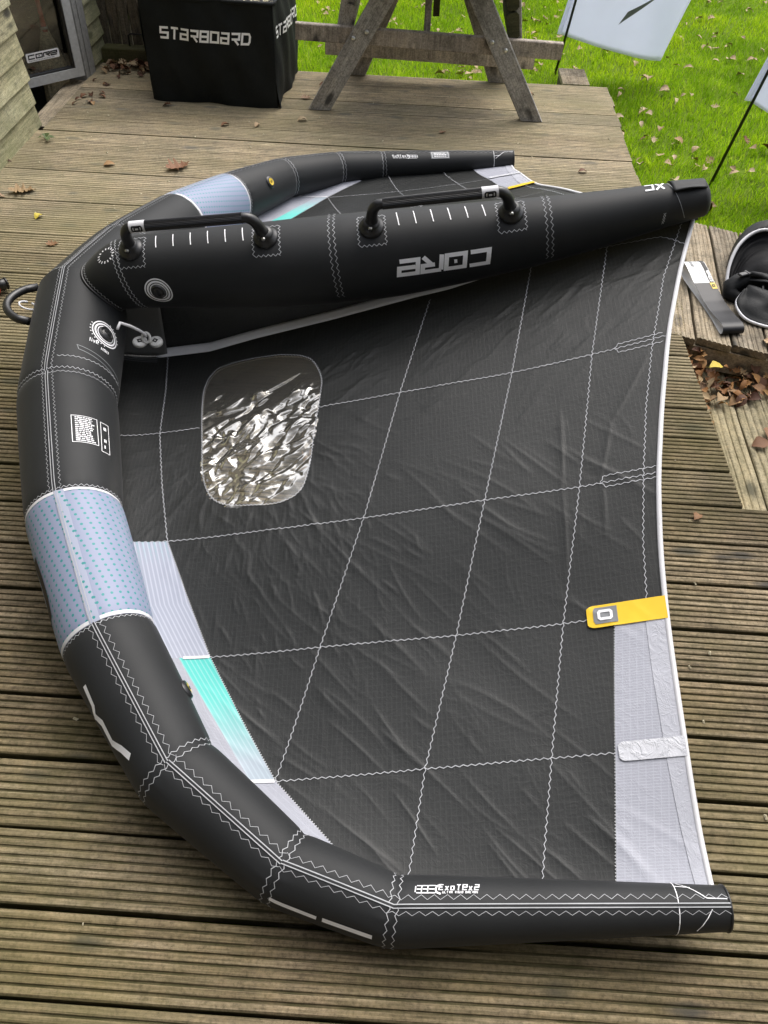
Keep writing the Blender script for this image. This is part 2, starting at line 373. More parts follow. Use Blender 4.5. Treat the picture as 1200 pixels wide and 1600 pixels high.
# clear film of the window and the door's glass: clear where looked through, mirror by Fresnel
def clear(name, gloss_rough, boost, tint, bumpy=0):
    m = NM(name); tr = m.n('ShaderNodeBsdfTransparent'); tr.inputs[0].default_value = tint+(1,); gl = m.n('ShaderNodeBsdfGlossy'); gl.inputs['Roughness'].default_value = gloss_rough; gl.inputs[0].default_value = (1,.96,.88,1) if name == 'window film' else (1,1,1,1)
    fr = m.n('ShaderNodeFresnel'); fr.inputs[0].default_value = 1.5; mx = m.n('ShaderNodeMixShader')
    m.l(m.math('MINIMUM', m.math('MULTIPLY', fr.outputs[0], boost), .9), mx.inputs[0]); m.l(tr.outputs[0], mx.inputs[1]); m.l(gl.outputs[0], mx.inputs[2]); m.l(mx.outputs[0], m.out.inputs[0])
    if name == 'window film':            # a trace of haze in the vinyl
        df = m.n('ShaderNodeBsdfDiffuse'); df.inputs[0].default_value = (.80,.78,.72,1); m3 = m.n('ShaderNodeMixShader'); m3.inputs[0].default_value = .05
        m.l(mx.outputs[0], m3.inputs[1]); m.l(df.outputs[0], m3.inputs[2]); m.l(m3.outputs[0], m.out.inputs[0])
    if bumpy:
        b = m.n('ShaderNodeBump'); b.inputs['Strength'].default_value = bumpy; b.inputs['Distance'].default_value = .01
        n1 = m.noise(m.coord('Object', (9,9,9)), 1.6, 4, .55, 1.2); m.l(n1, b.inputs['Height']); m.l(b.outputs[0], gl.inputs['Normal']); m.l(b.outputs[0], fr.inputs['Normal'])
    MAT[name] = m.m
clear('window film', .09, 1.6, (1,1,.98)); clear('door glass', .03, 2.2, (.80,.82,.82))
# lawn, blades, leaves
m = NM('lawn soil'); n1 = m.noise(m.coord(), 9, 6, .7); n2 = m.noise(m.coord(), 1.2, 3)
m.set(m.mix(m.ramp(n2, [(.4, 0), (.65, .5)]), m.ramp(n1, [(.3, (.06,.10,.006)), (.7, (.14,.22,.012))]), (.07,.10,.012)), .9, 0, .1); MAT['lawn soil'] = m.m
m = NM('grass blade'); sp = m.n('ShaderNodeSeparateXYZ'); m.l(m.coord('UV'), sp.inputs[0])
c = m.ramp(sp.outputs[0], [(0, (.18,.31,.010)), (.40, (.34,.57,.016)), (.75, (.50,.69,.030)), (1, (.72,.66,.20))])
n2 = m.noise(m.coord(), 1.6, 3)
c = m.mix(1.0, c, m.ramp(n2, [(.32, (.60,.68,.8)), (.5, (.95,.95,.95)), (.68, (1.25,1.10,.9))]), 'MULTIPLY')
m.set(c, .8, 0, .0)
tl = m.n('ShaderNodeBsdfTranslucent'); m.l(c, tl.inputs[0]); mx = m.n('ShaderNodeMixShader'); mx.inputs[0].default_value = .4
m.l(m.b.outputs[0], mx.inputs[1]); m.l(tl.outputs[0], mx.inputs[2]); m.l(mx.outputs[0], m.out.inputs[0]); MAT['grass blade'] = m.m
def leafmat(name, stops):
    m = NM(name); oi = m.n('ShaderNodeObjectInfo'); n1 = m.noise(m.coord(), 45, 5, .7)
    c = m.ramp(oi.outputs['Random'], stops); c = m.mix(1.0, c, m.ramp(n1, [(.3, .55), (.65, 1.2)]), 'MULTIPLY')
    m.set(c, .65, 0, .3); MAT[name] = m.m
leafmat('dry leaf', [(0, (.16,.075,.035)), (.3, (.27,.15,.07)), (.6, (.40,.25,.12)), (.85, (.42,.31,.20)), (1, (.22,.10,.05))])
leafmat('pile leaf', [(0, (.22,.10,.035)), (.4, (.38,.19,.07)), (.75, (.46,.27,.11)), (1, (.30,.14,.05))])
leafmat('lawn leaf', [(0, (.26,.17,.085)), (.4, (.40,.29,.16)), (.8, (.50,.39,.25)), (1, (.30,.17,.08))])
leafmat('dark leaf', [(0, (.07,.03,.018)), (.5, (.13,.06,.03)), (1, (.22,.11,.06))])
leafmat('red leaf', [(0, (.10,.018,.014)), (1, (.14,.022,.016))])
leafmat('yellow leaf', [(0, (.52,.42,.06)), (1, (.55,.36,.07))])
# ================================================================ SETTING
LAWN_Z = -.30
DY0 = 2.4597; BW = .15
lawn = MB(); lawn.grid(lambda a,b: (-30+90*a, -20+90*b, LAWN_Z+.015*math.sin(9*a*7)*math.cos(8*b*6)-.004), 60, 60)
tag(lawn.build('lawn', MAT['lawn soil'], None, True), kind='structure')
# ---- ribbed decking board: eight ribs, seven grooves
def ribbed(name, L0, L1, width, mat, parent, loc, rz=0.0, ribs=8, th=.030, depth=.0048, nseg=10, ax=0, wob=.0012, cut0=None, cut1=None):
    """board along local x (ax 0) or y (ax 1), top at z 0, cross direction centred on 0"""
    prof = []; p = width/ribs
    for k in range(ribs):
        y0 = -width/2+k*p; gw = p*.17
        a = y0+gw if k else y0; b = y0+p-gw if k < ribs-1 else y0+p
        if k == 0: prof += [(a, -th), (a, -.004), (a+.003, -.0006)]
        else: prof += [(a-gw*.45, -depth), (a, -.0012), (a+p*.14, -.0001)]
        if k == ribs-1: prof += [(b-.003, -.0006), (b, -.004), (b, -th)]
        else: prof += [(b-p*.14, -.0001), (b, -.0012), (b+gw*.45, -depth)]
    n = len(prof); V = []
    jit = [[random.uniform(-1,1) for _ in range(n)] for _ in range(nseg+1)]
    for i in range(nseg+1):
        x = L0+(L1-L0)*i/nseg; sway = wob*math.sin(i*1.7+L0*3)
        for k,(y,z) in enumerate(prof):
            xx = x
            if i == 0 and cut0: xx = cut0(y)
            if i == nseg and cut1: xx = cut1(y)
            yy = y+sway+jit[i][k]*wob*.55; zz = z+(jit[i][k]*.0005 if z > -.02 else 0)
            V.append((xx, yy, zz) if ax == 0 else (-yy, xx, zz))
    Fc = [(i*n+k, (i+1)*n+k, (i+1)*n+k+1, i*n+k+1) for i in range(nseg) for k in range(n-1)]
    Fc += [tuple(range(n)), tuple(nseg*n+k for k in range(n-1,-1,-1))]
    if ax == 0: pass
    o = mesh(name, V, Fc, mat, parent); o.location = loc; o.rotation_euler = (0,0,rz); return o
deck = tag(empty('deck'), kind='structure')
n = -19
while True:
    yc = DY0-BW*(n+.5)
    if yc < -.55: break
    n += 1
    if yc > 5.20: continue
    top_edge = yc
    x1 = 1.035+.012*(yc-2.6)/1.3*2.2 if yc > 2.58 else (1.0 if yc > 1.66 else 3.4)
    x0 = -1.86 if yc > 4.15 else (-1.9 if yc > 3 else -2.6)
    if yc > 2.58: x1 += random.uniform(-.006,.006)
    bd_ = ribbed('deck_board', x0, x1, BW-(.0078 if yc < 2.3 else .0048)-random.uniform(0,.002), MAT['deck wood'], deck, (0, yc+random.uniform(-.0012,.0012), random.uniform(-.0025,.0015)), random.uniform(-.0007,.0007), nseg=12 if x1 < 2 else 18, depth=.0048 if yc < 2.3 else .0048-.0022*min(1,(yc-2.3)/1.0)); bd_['paleness'] = float(np.clip((yc-1.9)/1.5, 0, 1)*.80+random.uniform(-.10,.15) if yc > 1.7 else random.uniform(0,.10))
# joists carry the boards (the dark seen through the gaps)
for x in (-1.8,-1.25,-.7,-.15,.4,.92):
    MB().box((x, 2.3, -.095), (.05, 5.75, .12)).build('joist', MAT['sleeper wood'], deck)
MB().box((1.0-.03, 2.12, -.10), (.03, .88, .13)).build('fascia_board', MAT['sleeper wood'], deck)
MB().box((2.2, 1.655-.016, -.10), (2.3, .03, .13)).build('fascia_board', MAT['sleeper wood'], deck)
MB().box((-.4, 5.195, -.19), (2.95, .03, .20)).build('fascia_board', MAT['sleeper wood'], deck)
MB().box((1.035, 3.9, -.17), (.03, 2.56, .24)).build('fascia_board', MAT['sleeper wood'], deck)
# ---- small platform right of the deck, boards running away from the camera
plat = tag(empty('platform'), kind='structure')
pd = math.atan2(-.128, .99)       # boards lean clockwise seen from above
pw = .122
for k in range(7):
    x_near = 1.05-pw/2+pw*k
    # local y along the board; near end on the slanted front line, far end on the slanted back line
    def near(yv, xk=x_near): 
        X = xk-yv*.0; return 2.585-.30*(X-yv-1.0) if 0 else (2.585-.28*((xk-(-yv)*0)-1.0))
    yn = 2.585-.28*(x_near-1.0); yf = 3.50-.42*(x_near+.11-1.20)
    if k == 0: yf = 3.53
    ribbed('platform_board', 0, (yf-yn)/math.cos(pd), pw-.006, MAT['platform wood'], plat, (x_near, yn, random.uniform(-.001,.001)+.001), pd, ribs=7, th=.028, depth=.0030, nseg=8, ax=1,
           cut0=lambda y: -y*.0+.28*y*1.0, cut1=lambda y, L=(yf-yn)/math.cos(pd): L+.35*y)
a = math.atan2(-.28, 1.0)
MB().box((0,0,0), (1.0,.035,.085)).build('joist', MAT['platform wood'], plat, loc=(1.43, 2.485, -.075)).rotation_euler = (0,0,a)
MB().box((0,0,0), (1.0,.035,.10)).build('joist', MAT['platform wood'], plat, loc=(1.52, 3.28, -.085)).rotation_euler = (0,0,a*1.3)
# ---- recessed step below it
well = tag(empty('lower_step'), kind='structure')
for k in range(9):
    xk = 1.072+.145*k
    ribbed('step_board', 0, 1.06, .139, MAT['well wood'], well, (xk, 1.60, -.135+random.uniform(-.002,.002)), -.05, ribs=6, th=.03, depth=.004, nseg=8, ax=1)
MB().box((1.6, 2.1, -.225), (1.25,.98,.12)).build('step_frame', MAT['sleeper wood'], well)
# ---- step block behind the far edge
st = tag(empty('timber_step', (.99, 5.80, 0)), 'small weathered timber step beside the lawn at the far right corner of the deck', 'step')
for k in range(2):
    ribbed('tread_board', -.085, .085, .145, MAT['platform wood'], st, (0, -.075+.15*k, -.15), 0, nseg=2)
for sx in (-.065,.065): MB().box((sx, 0, -.24), (.03,.27,.115)).build('side_board', MAT['sleeper wood'], st)
# ================================================================ SHED, DOOR, FENCE
shed = tag(empty('shed', (-1.9, 3.0, 0)), 'greenish weatherboarded shed wall with an open glazed door at far left', 'shed')
def clad(y0, y1, zb, pitch, k, x=0.0, cant=.0):
    """one overlapping board, faces +x, thick lower edge stands proud"""
    z0, z1 = zb, zb+pitch+.028
    V = []
    for y in (y0, y1):
        V += [(x-.010, y, z0), (x+.014, y, z0), (x+.0155, y, z0+.004), (x-.006, y, z1), (x-.022, y, z1)]
    n_ = 5; Fc = [tuple(range(4,-1,-1)), tuple(range(5,10))]+[(i, (i+1)%5, (i+1)%5+5, i+5) for i in range(5)]
    ym = (y0+y1)/2
    return mesh('cladding_board', [(v[0], v[1]-ym, v[2]-z0) for v in V], Fc, MAT['shed wood'], shed, loc=(0, ym, z0))
for k in range(14):
    clad(-2.2, 1.17+random.uniform(-.004,.003), -.006+.1065*k, .1065, k)
for k in range(14):
    clad(1.985, 2.31+random.uniform(-.006,.004), -.082+.100*k, .100, k, .03)
MB().box((-.06, -.52, .98), (.09, 3.36, 2.0)).build('wall', MAT['fence wood'], shed)
MB().box((-.05, 2.16, .98), (.09, .24, 2.0)).build('wall', MAT['fence wood'], shed)
MB().box((-.05, 1.60, 2.15), (.09, .86, .5)).build('lintel', MAT['fence wood'], shed)
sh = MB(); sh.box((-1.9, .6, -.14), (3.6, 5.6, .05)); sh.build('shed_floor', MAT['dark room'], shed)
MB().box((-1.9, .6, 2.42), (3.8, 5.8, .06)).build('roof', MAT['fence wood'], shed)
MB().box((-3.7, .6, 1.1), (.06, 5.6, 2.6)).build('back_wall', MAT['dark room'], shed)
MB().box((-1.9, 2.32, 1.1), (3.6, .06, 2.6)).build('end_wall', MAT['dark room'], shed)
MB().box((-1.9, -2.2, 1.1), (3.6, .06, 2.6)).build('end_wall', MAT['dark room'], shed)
MB().box((-.0, 1.60, -.035), (.13, .86, .05)).build('threshold', MAT['platform wood'], shed, loc=None)
fr = MB(); fr.box((0, 1.865, .98), (.08, .05, 2.0)); fr.box((.02, 1.935, .98), (.05, .085, 2.0)); fr.build('door_frame', MAT['frame grey'], shed)
# glazed door leaf, hinged at the far jamb and swung inwards
door = empty('door', (.03, 1.815, .03)); door.parent = shed; door.rotation_euler = (0,0, math.radians(-133.3))
# local x runs from the hinge to the closing edge
DW, DH, FR = .80, 1.95, .045
db = MB()
db.box((FR/2, 0, DH/2), (FR, .045, DH)); db.box((DW-FR/2, 0, DH/2), (FR, .045, DH)); db.box((DW/2, 0, FR/2), (DW-2*FR, .044, FR)); db.box((DW/2, 0, DH-FR/2), (DW-2*FR, .044, FR))
db.build('leaf_frame', MAT['aluminium'], door)
gk = MB(); gk.box((DW/2, 0, FR+.004), (DW-2*FR, .03, .008)); gk.box((FR+.004, 0, DH/2), (.008, .03, DH-2*FR)); gk.build('glazing_gasket', MAT['rubber'], door)
MB().box((DW/2, 0, DH/2), (DW-2*FR, .006, DH-2*FR)).build('glass_pane', MAT['door glass'], door)
# ---- stroke lettering
GL = {  # polylines on a 1 x 1 cell
 'C': [[(1,.9),(.0,.9),(.0,.1),(1,.1)]], 'O': [[(0,.1),(1,.1),(1,.9),(0,.9),(0,.1)]], 'E': [[(1,.1),(0,.1),(0,.9),(1,.9)],[(0,.5),(.85,.5)]],
 'e': [[(1,.1),(0,.1),(0,.9),(1,.9),(1,.5),(.12,.5)]], 'r': [[(0,.0),(0,.9)],[(0,.9),(1,.9),(1,.52),(.35,.52)],[(.5,.52),(1,.02)]], 'R': [[(0,.9),(1,.9),(1,.46),(.05,.46)],[(.40,.46),(.98,.02)]],
 'S': [[(1,.9),(0,.9),(0,.5),(1,.5),(1,.1),(0,.1)]], 'T': [[(0,.9),(1,.9)],[(.5,.9),(.5,.0)]], 'a': [[(0,.9),(1,.9),(1,.1),(0,.1),(0,.5),(.9,.5)]], 'B': [[(0,.1),(0,.9),(1,.9),(1,.1),(0,.1)],[(0,.5),(1,.5)]],
 'D': [[(0,.1),(0,.9),(.85,.9),(1,.7),(1,.3),(.85,.1),(0,.1)]], 'X': [[(0,0),(1,1)],[(0,1),(1,0)]], 'x': [[(0,.0),(.9,.65)],[(0,.65),(.9,.0)]], 'o': [[(0,.08),(.9,.08),(.9,.62),(0,.62),(0,.08)]],
 '2': [[(0,.9),(1,.9),(1,.5),(0,.5),(0,.1),(1,.1)]], 'U': [[(0,1),(0,.1),(1,.1),(1,1)]], 'L': [[(0,1),(0,.1),(1,.1)]], 'A': [[(0,0),(0,.9),(1,.9),(1,0)],[(0,.45),(1,.45)]], 'I': [[(.5,0),(.5,1)]], 'G': [[(1,.9),(0,.9),(0,.1),(1,.1),(1,.5),(.5,.5)]],
 'N': [[(0,0),(0,.95),(1,.05),(1,1)]], 'v': [[(0,.7),(.45,0),(.9,.7)]], 'l': [[(.5,0),(.5,1)]], 'i': [[(.5,0),(.5,.6)],[(.5,.8),(.5,.95)]], 'W': [[(0,1),(.25,.05),(.5,.8),(.75,.05),(1,1)]], 'k': [[(0,0),(0,1)],[(.9,.7),(.1,.35),(.9,0)]], '3': [[(0,.9),(1,.9),(1,.1),(0,.1)],[(.2,.5),(1,.5)]], '1': [[(.5,0),(.5,1)]], '5': [[(1,.9),(0,.9),(0,.5),(1,.5),(1,.1),(0,.1)]], '0': [[(0,.1),(1,.1),(1,.9),(0,.9),(0,.1)]] }
def stroke_mesh(polys, half, step):
    """ribbons with mitred corners -> list of (V2, F)"""
    out = []
    for P in polys:
        closed = len(P) > 2 and abs(P[0][0]-P[-1][0])+abs(P[0][1]-P[-1][1]) < 1e-9
        Q = [np.array(P[0], float)]
        for a, b in zip(P[:-1], P[1:]):
            a = np.array(a, float); b = np.array(b, float); m = max(1, int(np.linalg.norm(b-a)/step))
            Q += [a+(b-a)*(i+1)/m for i in range(m)]
        n_ = len(Q)-1 if closed else len(Q); L = []; R_ = []
        for i in range(n_):
            p0 = Q[(i-1) % n_] if (closed or i > 0) else None; p1 = Q[(i+1) % n_] if (closed or i < n_-1) else None
            d0 = unit(Q[i]-p0) if p0 is not None else None; d1 = unit(p1-Q[i]) if p1 is not None else None
            if d0 is None: d0 = d1
            if d1 is None: d1 = d0
            n0 = np.array([-d0[1], d0[0]]); n1 = np.array([-d1[1], d1[0]]); mm = n0+n1
            mm = n1 if np.linalg.norm(mm) < .2 else unit(mm); k = min(1/max(mm@n1, .35), 2.2)
            L.append(Q[i]+mm*half*k); R_.append(Q[i]-mm*half*k)
        V = []; 
        for a, b in zip(L, R_): V += [a, b]
        F = [(2*i+1, 2*i+3, 2*i+2, 2*i) for i in range(n_-1)]
        if closed: F.append((2*n_-1, 1, 0, 2*n_-2))
        out.append((V, F))
    return out
def lettering(text, height, width, gap, half, slant=0.0, step=.02, rounded=False):
    """2-D ribbons of a word: origin left bottom, metres"""
    res = []; x = 0.0
    for ch in text:
        if ch == ' ': x += width*.7+gap; continue
        g = GL.get(ch, GL['I']); wd = width*(.35 if ch in 'Iil1' else .85 if ch in 'ovx' else 1)
        polys = [[(x+p[0]*wd+slant*p[1]*height, p[1]*height) for p in P] for P in g]
        res += stroke_mesh(polys, half, step)
        if ch == 'O' and rounded: res += stroke_mesh([[(x+.42*wd+slant*.5*height, .5*height), (x+.58*wd+slant*.5*height, .5*height)]], half*.9, step)
        x += wd+gap
    return res, x-gap
def place(res, fn):
    mb = MB(); i = 0
    for V, F in res:
        i += 1
        mb.add([fn(v[0], v[1], .00008*i) for v in V], F)
    return mb
# sticker on the glass (written CORE)
stk = MB()
def rrect(w_, h_, r, n_=4):
    P = []
    for cx, cy, a0 in ((w_-r,h_-r,0),(r,h_-r,90),(r,r,180),(w_-r,r,270)):
        for k in range(n_+1):
            q = math.radians(a0+90*k/n_); P.append((cx+r*math.cos(q), cy+r*math.sin(q)))
    return P
SX, SZ = .297, .112          # sticker's left end (door x), height on the pane
P = rrect(.186,.043,.007)
V = [(SX-p[0], .0045, SZ+p[1]) for p in P]+[(SX-p[0], .0038, SZ+p[1]) for p in P]; nP = len(P)
stk.add(V, [tuple(range(nP))]+[(i,i+nP,(i+1)%nP+nP,(i+1)%nP) for i in range(nP)])
stick = stk.build('sticker', MAT['sticker white'], door)
res, wd = lettering('COre', .021, .034, .008, .0030, .12, .01, True)
place(res, lambda x,y,e: (SX-.012-x, .0052+e, SZ+.014+y)).build('sticker_lettering', MAT['print black'], stick)
res, wd = lettering('oooooooooooooooo', .004, .006, .004, .0007, 0)
place(res, lambda x,y,e: (SX-.012-x, .0052+e, SZ+.005+y)).build('small_print', MAT['print grey'], stick)
# broom behind the glass
br = tag(empty('broom', (-2.012, 4.772, -.112)), 'straw broom with a red handle standing behind the door glass', 'broom')
def bhead(u, v):
    q = 2*math.pi*v; z = .02+u*.36; k = np.interp(u, [0,.55,.85,1], [1.0,.92,.45,.22]); rr_ = 1+.06*math.sin(q*14)+.03*math.sin(q*31+u*9)
    return ((.078)*k*math.cos(q)*rr_, .035*k*math.sin(q)*rr_, z)
b = MB(); b.grid(bhead, 10, 48, True); b.build('bristles', MAT['broom straw'], br, True)
b = MB(); b.tube([(0,0,.36),(.0,.0,.44),(-.02,.01,1.30)], [.017,.012,.012], 10); b.build('handle', MAT['broom red'], br, True)
b = MB(); b.tube([(0,0,.372),(0,0,.385)], .02, 12); b.build('binding', MAT['steel'], br, True)
br.rotation_euler = (0,0,math.radians(47))
# fence panel and sleeper in the corner
fe = tag(empty('fence_panel', (-1.55, 5.24, 0)), 'brown grooved board fence panel behind the black box', 'fence')
for k in range(12):
    b = MB(); x = -.30+.062*k
    b.box((0, 0, .60), (.056, .022, 1.16)); b.box((-.014, -.0125, .60), (.012, .006, 1.16)); b.box((.014, -.0125, .60), (.012, .006, 1.16))
    b.build('fence_board', MAT['fence wood'], fe, loc=(x, random.uniform(-.002,.002), 0))
MB().box((.05, .03, .25), (.78,.03,.07)).build('rail', MAT['fence wood'], fe)
MB().box((.05, .03, 1.0), (.78,.03,.07)).build('rail', MAT['fence wood'], fe)
sl_ = tag(empty('timber_sleeper', (-1.48, 5.16, 0)), 'mossy timber sleeper on the deck at the foot of the fence', 'sleeper')
MB().box((0,0,.036), (.74,.085,.085), bev=.006).build('beam', MAT['sleeper wood'], sl_)
rod = MB(); rod.tube([(-1.695,5.17,.07),(-1.695,5.17,.135),(-1.68,5.17,.142),(-1.30,5.17,.135),(-1.29,5.17,.125),(-1.29,5.17,.07)], .005, 8)
tag(rod.build('bent_rod', MAT['carbon pole'], None, True), 'thin bent metal rod standing in the sleeper below the fence', 'rod')
# ---- the house whose deck this is: it stands behind the photographer and keeps half the sky off the near boards
hou = tag(empty('house', (0, -1.1, -.3)), 'dark timber clad house wall behind the near end of the deck', 'house')
for k in range(26):
    z0 = .17*k; b = MB(); b.add([(-6,-.02,z0),(-6,.016,z0),(-6,-.006,z0+.19),(-6,-.03,z0+.19),(6,-.02,z0),(6,.016,z0),(6,-.006,z0+.19),(6,-.03,z0+.19)], [(3,2,1,0),(4,5,6,7),(0,1,5,4),(1,2,6,5),(2,3,7,6),(3,0,4,7)])
    b.build('cladding_board', MAT['house wood'], hou)
MB().box((0,-.14,2.25), (12.0,.2,4.5)).build('wall', MAT['house wood'], hou)
MB().box((0,-1.0,4.62), (12.6,2.9,.14)).build('roof', MAT['house wood'], hou)
for x in (-3.2, 2.6):
    fw = MB().box((x,.03,1.95), (1.3,.07,1.2)).build('window', MAT['frame grey'], hou); MB().box((x,.067,1.95), (1.14,.01,1.04)).build('pane', MAT['door glass'], fw)
dr = MB().box((-.4,.03,1.33), (.95,.06,2.05)).build('back_door', MAT['frame grey'], hou); MB().box((-.4,.064,1.55), (.7,.01,1.3)).build('pane', MAT['door glass'], dr)
# ================================================================ BLACK BOX
bx = tag(empty('fabric_box', (-1.07, 4.86, 0)), 'black fabric covered box with white lettering on the deck beside the table', 'box')
BWX, BDY, BH = .68, .59, .485
def boxside(u, v, face):
    # v height 0..1, u along the side
    z = v*BH
    t_ = 1+.05*(1-v)*0
    spread = 1.0+ .012*v
    wr = .006*math.sin(u*9+face)*math.sin(v*5+1)+.004*math.sin(u*23+v*7+face*2)
    bag = .016*math.sin(math.pi*u)*math.sin(math.pi*min(1,v*1.05))
    foot = .010*math.exp(-(v/.09)**2)*math.sin(u*11+face*1.7)
    o_ = bag+wr+foot
    x, y = {0:(-BWX/2+BWX*u, -BDY/2-o_), 1:(BWX/2+o_, -BDY/2+BDY*u), 2:(BWX/2-BWX*u, BDY/2+o_), 3:(-BWX/2-o_, BDY/2-BDY*u)}[face]
    ed = min(u, 1-u)/.04
    if ed < 1:
        k = 1-.012*(1-ed)**2
        x *= k; y *= k
    return (x*spread-.02*v*0, y*spread, z)
b = MB()
for fc in range(4): b.grid(lambda u,v: boxside(u,v,fc), 40, 28)
cover = b.build('cover', MAT['box fabric'], bx, True)
for p in cover.data.polygons: p.use_smooth = True
b = MB(); b.grid(lambda u,v: ((u-.5)*BWX*1.0, (v-.5)*BDY*1.0, BH-.012-.018*math.sin(math.pi*u)*math.sin(math.pi*v)+.004*math.sin(u*17)*math.sin(v*13)), 20, 18)
b.build('lid', MAT['box fabric'], bx, True)
b = MB()
rim = [(-BWX/2,-BDY/2,BH),(BWX/2,-BDY/2,BH),(BWX/2,BDY/2,BH),(-BWX/2,BDY/2,BH)]
rimp = []
for a_, c_ in zip(rim, rim[1:]+rim[:1]):
    for k in range(12):
        f_ = k/12; rimp.append((a_[0]+(c_[0]-a_[0])*f_+random.uniform(-.002,.002), a_[1]+(c_[1]-a_[1])*f_+random.uniform(-.003,.003), BH+random.uniform(-.004,.004)))
b.tube(rimp, .009, 8, closed=True); b.build('rim', MAT['box fabric'], bx, True)
b = MB()
for k in range(150):
    x = random.uniform(-.32,.33); y = -.262+abs(random.gauss(0,.012)); s_ = random.uniform(.003,.009)
    M = Matrix.Rotation(random.uniform(0,6), 3, 'Z') @ Matrix.Rotation(random.uniform(-.6,.6), 3, 'X')
    b.add([M @ Vector(p)+Vector((x,y,BH+.004)) for p in ((-s_,-s_*.6,0),(s_,-s_*.5,.002),(s_*.8,s_*.6,0),(-s_,s_*.5,.003))], [(0,1,2,3)])
o = b.build('lid_debris', MAT['bark bits'], bx); o['kind'] = 'stuff'
def box_front(x, y, e):
    u = (x+BWX/2)/BWX; v = y/BH; p = boxside(u, v, 0); return (p[0], p[1]-.0022-e, p[2])
res, wd = lettering('STaRBOaRD', .056, .038, .0150, .0052, .15, .012)
place(res, lambda x,y,e: box_front(-.245+x*(.455/wd), .303+y-x*.010, e)).build('front_lettering', MAT['print white'], bx)
def box_side(x, y, e):
    u = (x+BDY/2)/BDY; v = y/BH; p = boxside(u, v, 1); return (p[0]+.0022+e, p[1], p[2])
res, wd = lettering('STaRBOaRD', .052, .038, .0150, .0050, .15, .012)
place(res, lambda x,y,e: box_side(-.255+x*(.49/wd), .325+y-x*.04, e)).build('side_lettering', MAT['print white'], bx)
bx.rotation_euler = (0,0,math.radians(-3.5))
# ================================================================ PICNIC TABLE
tb = tag(empty('picnic_table', (.034, 4.9, 0)), 'grey weathered wooden picnic table with its seats folded up on the deck', 'table')
def plank(name, P0, P1, wdt, th, nrm, mat, parent=tb, bev=.004, level=False):
    """board from P0 to P1, its broad face normal to nrm; level: ends cut horizontal"""
    P0 = np.array(P0, float); P1 = np.array(P1, float); d = unit(P1-P0); nn = unit(np.array(nrm, float)); a_ = unit(np.cross(d, nn)); L = np.linalg.norm(P1-P0)
    b = MB(); hw, ht = wdt/2, th/2; V = []
    for z in (0, L):
        for (p, q) in ((-hw,-ht+bev),(-hw+bev,-ht),(hw-bev,-ht),(hw,-ht+bev),(hw,ht-bev),(hw-bev,ht),(-hw+bev,ht),(-hw,ht-bev)):
            zz = z
            if level: zz = z-p*(a_[2]/d[2])
            V.append((p, q, zz))
    Fc = [tuple(range(7,-1,-1)), tuple(range(8,16))]+[(i,(i+1)%8,(i+1)%8+8,i+8) for i in range(8)]
    b.add(V, Fc); o = b.build(name, mat, parent)
    M = Matrix(((a_[0],nn[0],d[0],P0[0]),(a_[1],nn[1],d[1],P0[1]),(a_[2],nn[2],d[2],P0[2]),(0,0,0,1)))
    if M.determinant() < 0: o.data.flip_normals()
    o.matrix_local = M; return o
Y1, Y2 = 4.58-4.9, 5.15-4.9
for sx in (-1,1):
    plank('leg', (sx*.565, Y1, 0), (sx*(.565-.606*.70), Y1, .70), .100, .038, (0,1,0), MAT['table wood'], level=True)
    plank('leg', (sx*.415, Y2, 0), (sx*(.415-.45*.70), Y2, .70), .105, .038, (0,1,0), MAT['table wood'], level=True)
plank('cross_bar', (-.682, Y1+.0395, .358), (.672, Y1+.0395, .328), .078, .038, (0,1,0), MAT['table bar wood'])
plank('cross_bar', (-.585, Y2-.0395, .150), (.600, Y2-.0395, .128), .078, .038, (0,1,0), MAT['table bar wood'])
for k in range(6): plank('table_top_board', (-.345+.138*k, Y1-.20, .735), (-.345+.138*k, Y2+.28, .735), .128, .034, (0,0,1), MAT['table wood'])
for y in (Y1+.04, Y2-.04): plank('top_batten', (-.38, y, .70), (.38, y, .70), .06, .034, (0,1,0), MAT['table wood'])
plank('brace', (-.018, Y1+.08, .345), (-.018, Y1+.24, .71), .034, .034, (0,1,0), MAT['table wood'])
plank('brace', (.028, Y2-.08, .345), (.022, Y2-.21, .71), .036, .034, (0,1,0), MAT['mossy and shaded wood'])  # far brace: its shade is painted in with the dark wood
# seats: two boards each, folded upright on their hinge strips
for sx in (-1,1):
    off = 0 if sx > 0 else -.02
    hx = .455 if sx > 0 else .462
    for y in (Y1+.074, Y2-.074):
        plank('hinge_strip', (sx*hx, y, .315+(.0 if sx > 0 else .02)), (sx*(hx-.055), y, .64), .040, .024, (0,1,0), MAT['table wood'])
    for k in range(2):
        zc = .425+.128*k
        plank('seat_board', (sx*(.412-.020*k), Y1+.05, zc), (sx*(.412-.020*k), Y2-.05, zc), .118, .060, (1, 0, .18*sx), MAT['mossy and shaded wood'] if sx > 0 else MAT['table wood'], bev=.012)
def bolt(p):
    b = MB(); b.tube([(0,.004,0),(0,-.004,0),(0,-.007,0)], [.011,.011,.005], 12); o = b.build('bolt', MAT['steel'], tb, True, loc=p); return o
for p in ((-.385,Y1-.02,.352),(-.318,Y1-.02,.384),(.310,Y1-.02,.368),(.382,Y1-.02,.334)): bolt(p)
for p in ((-.456,Y1+.060,.352),(.452,Y1+.060,.334)): bolt(p)
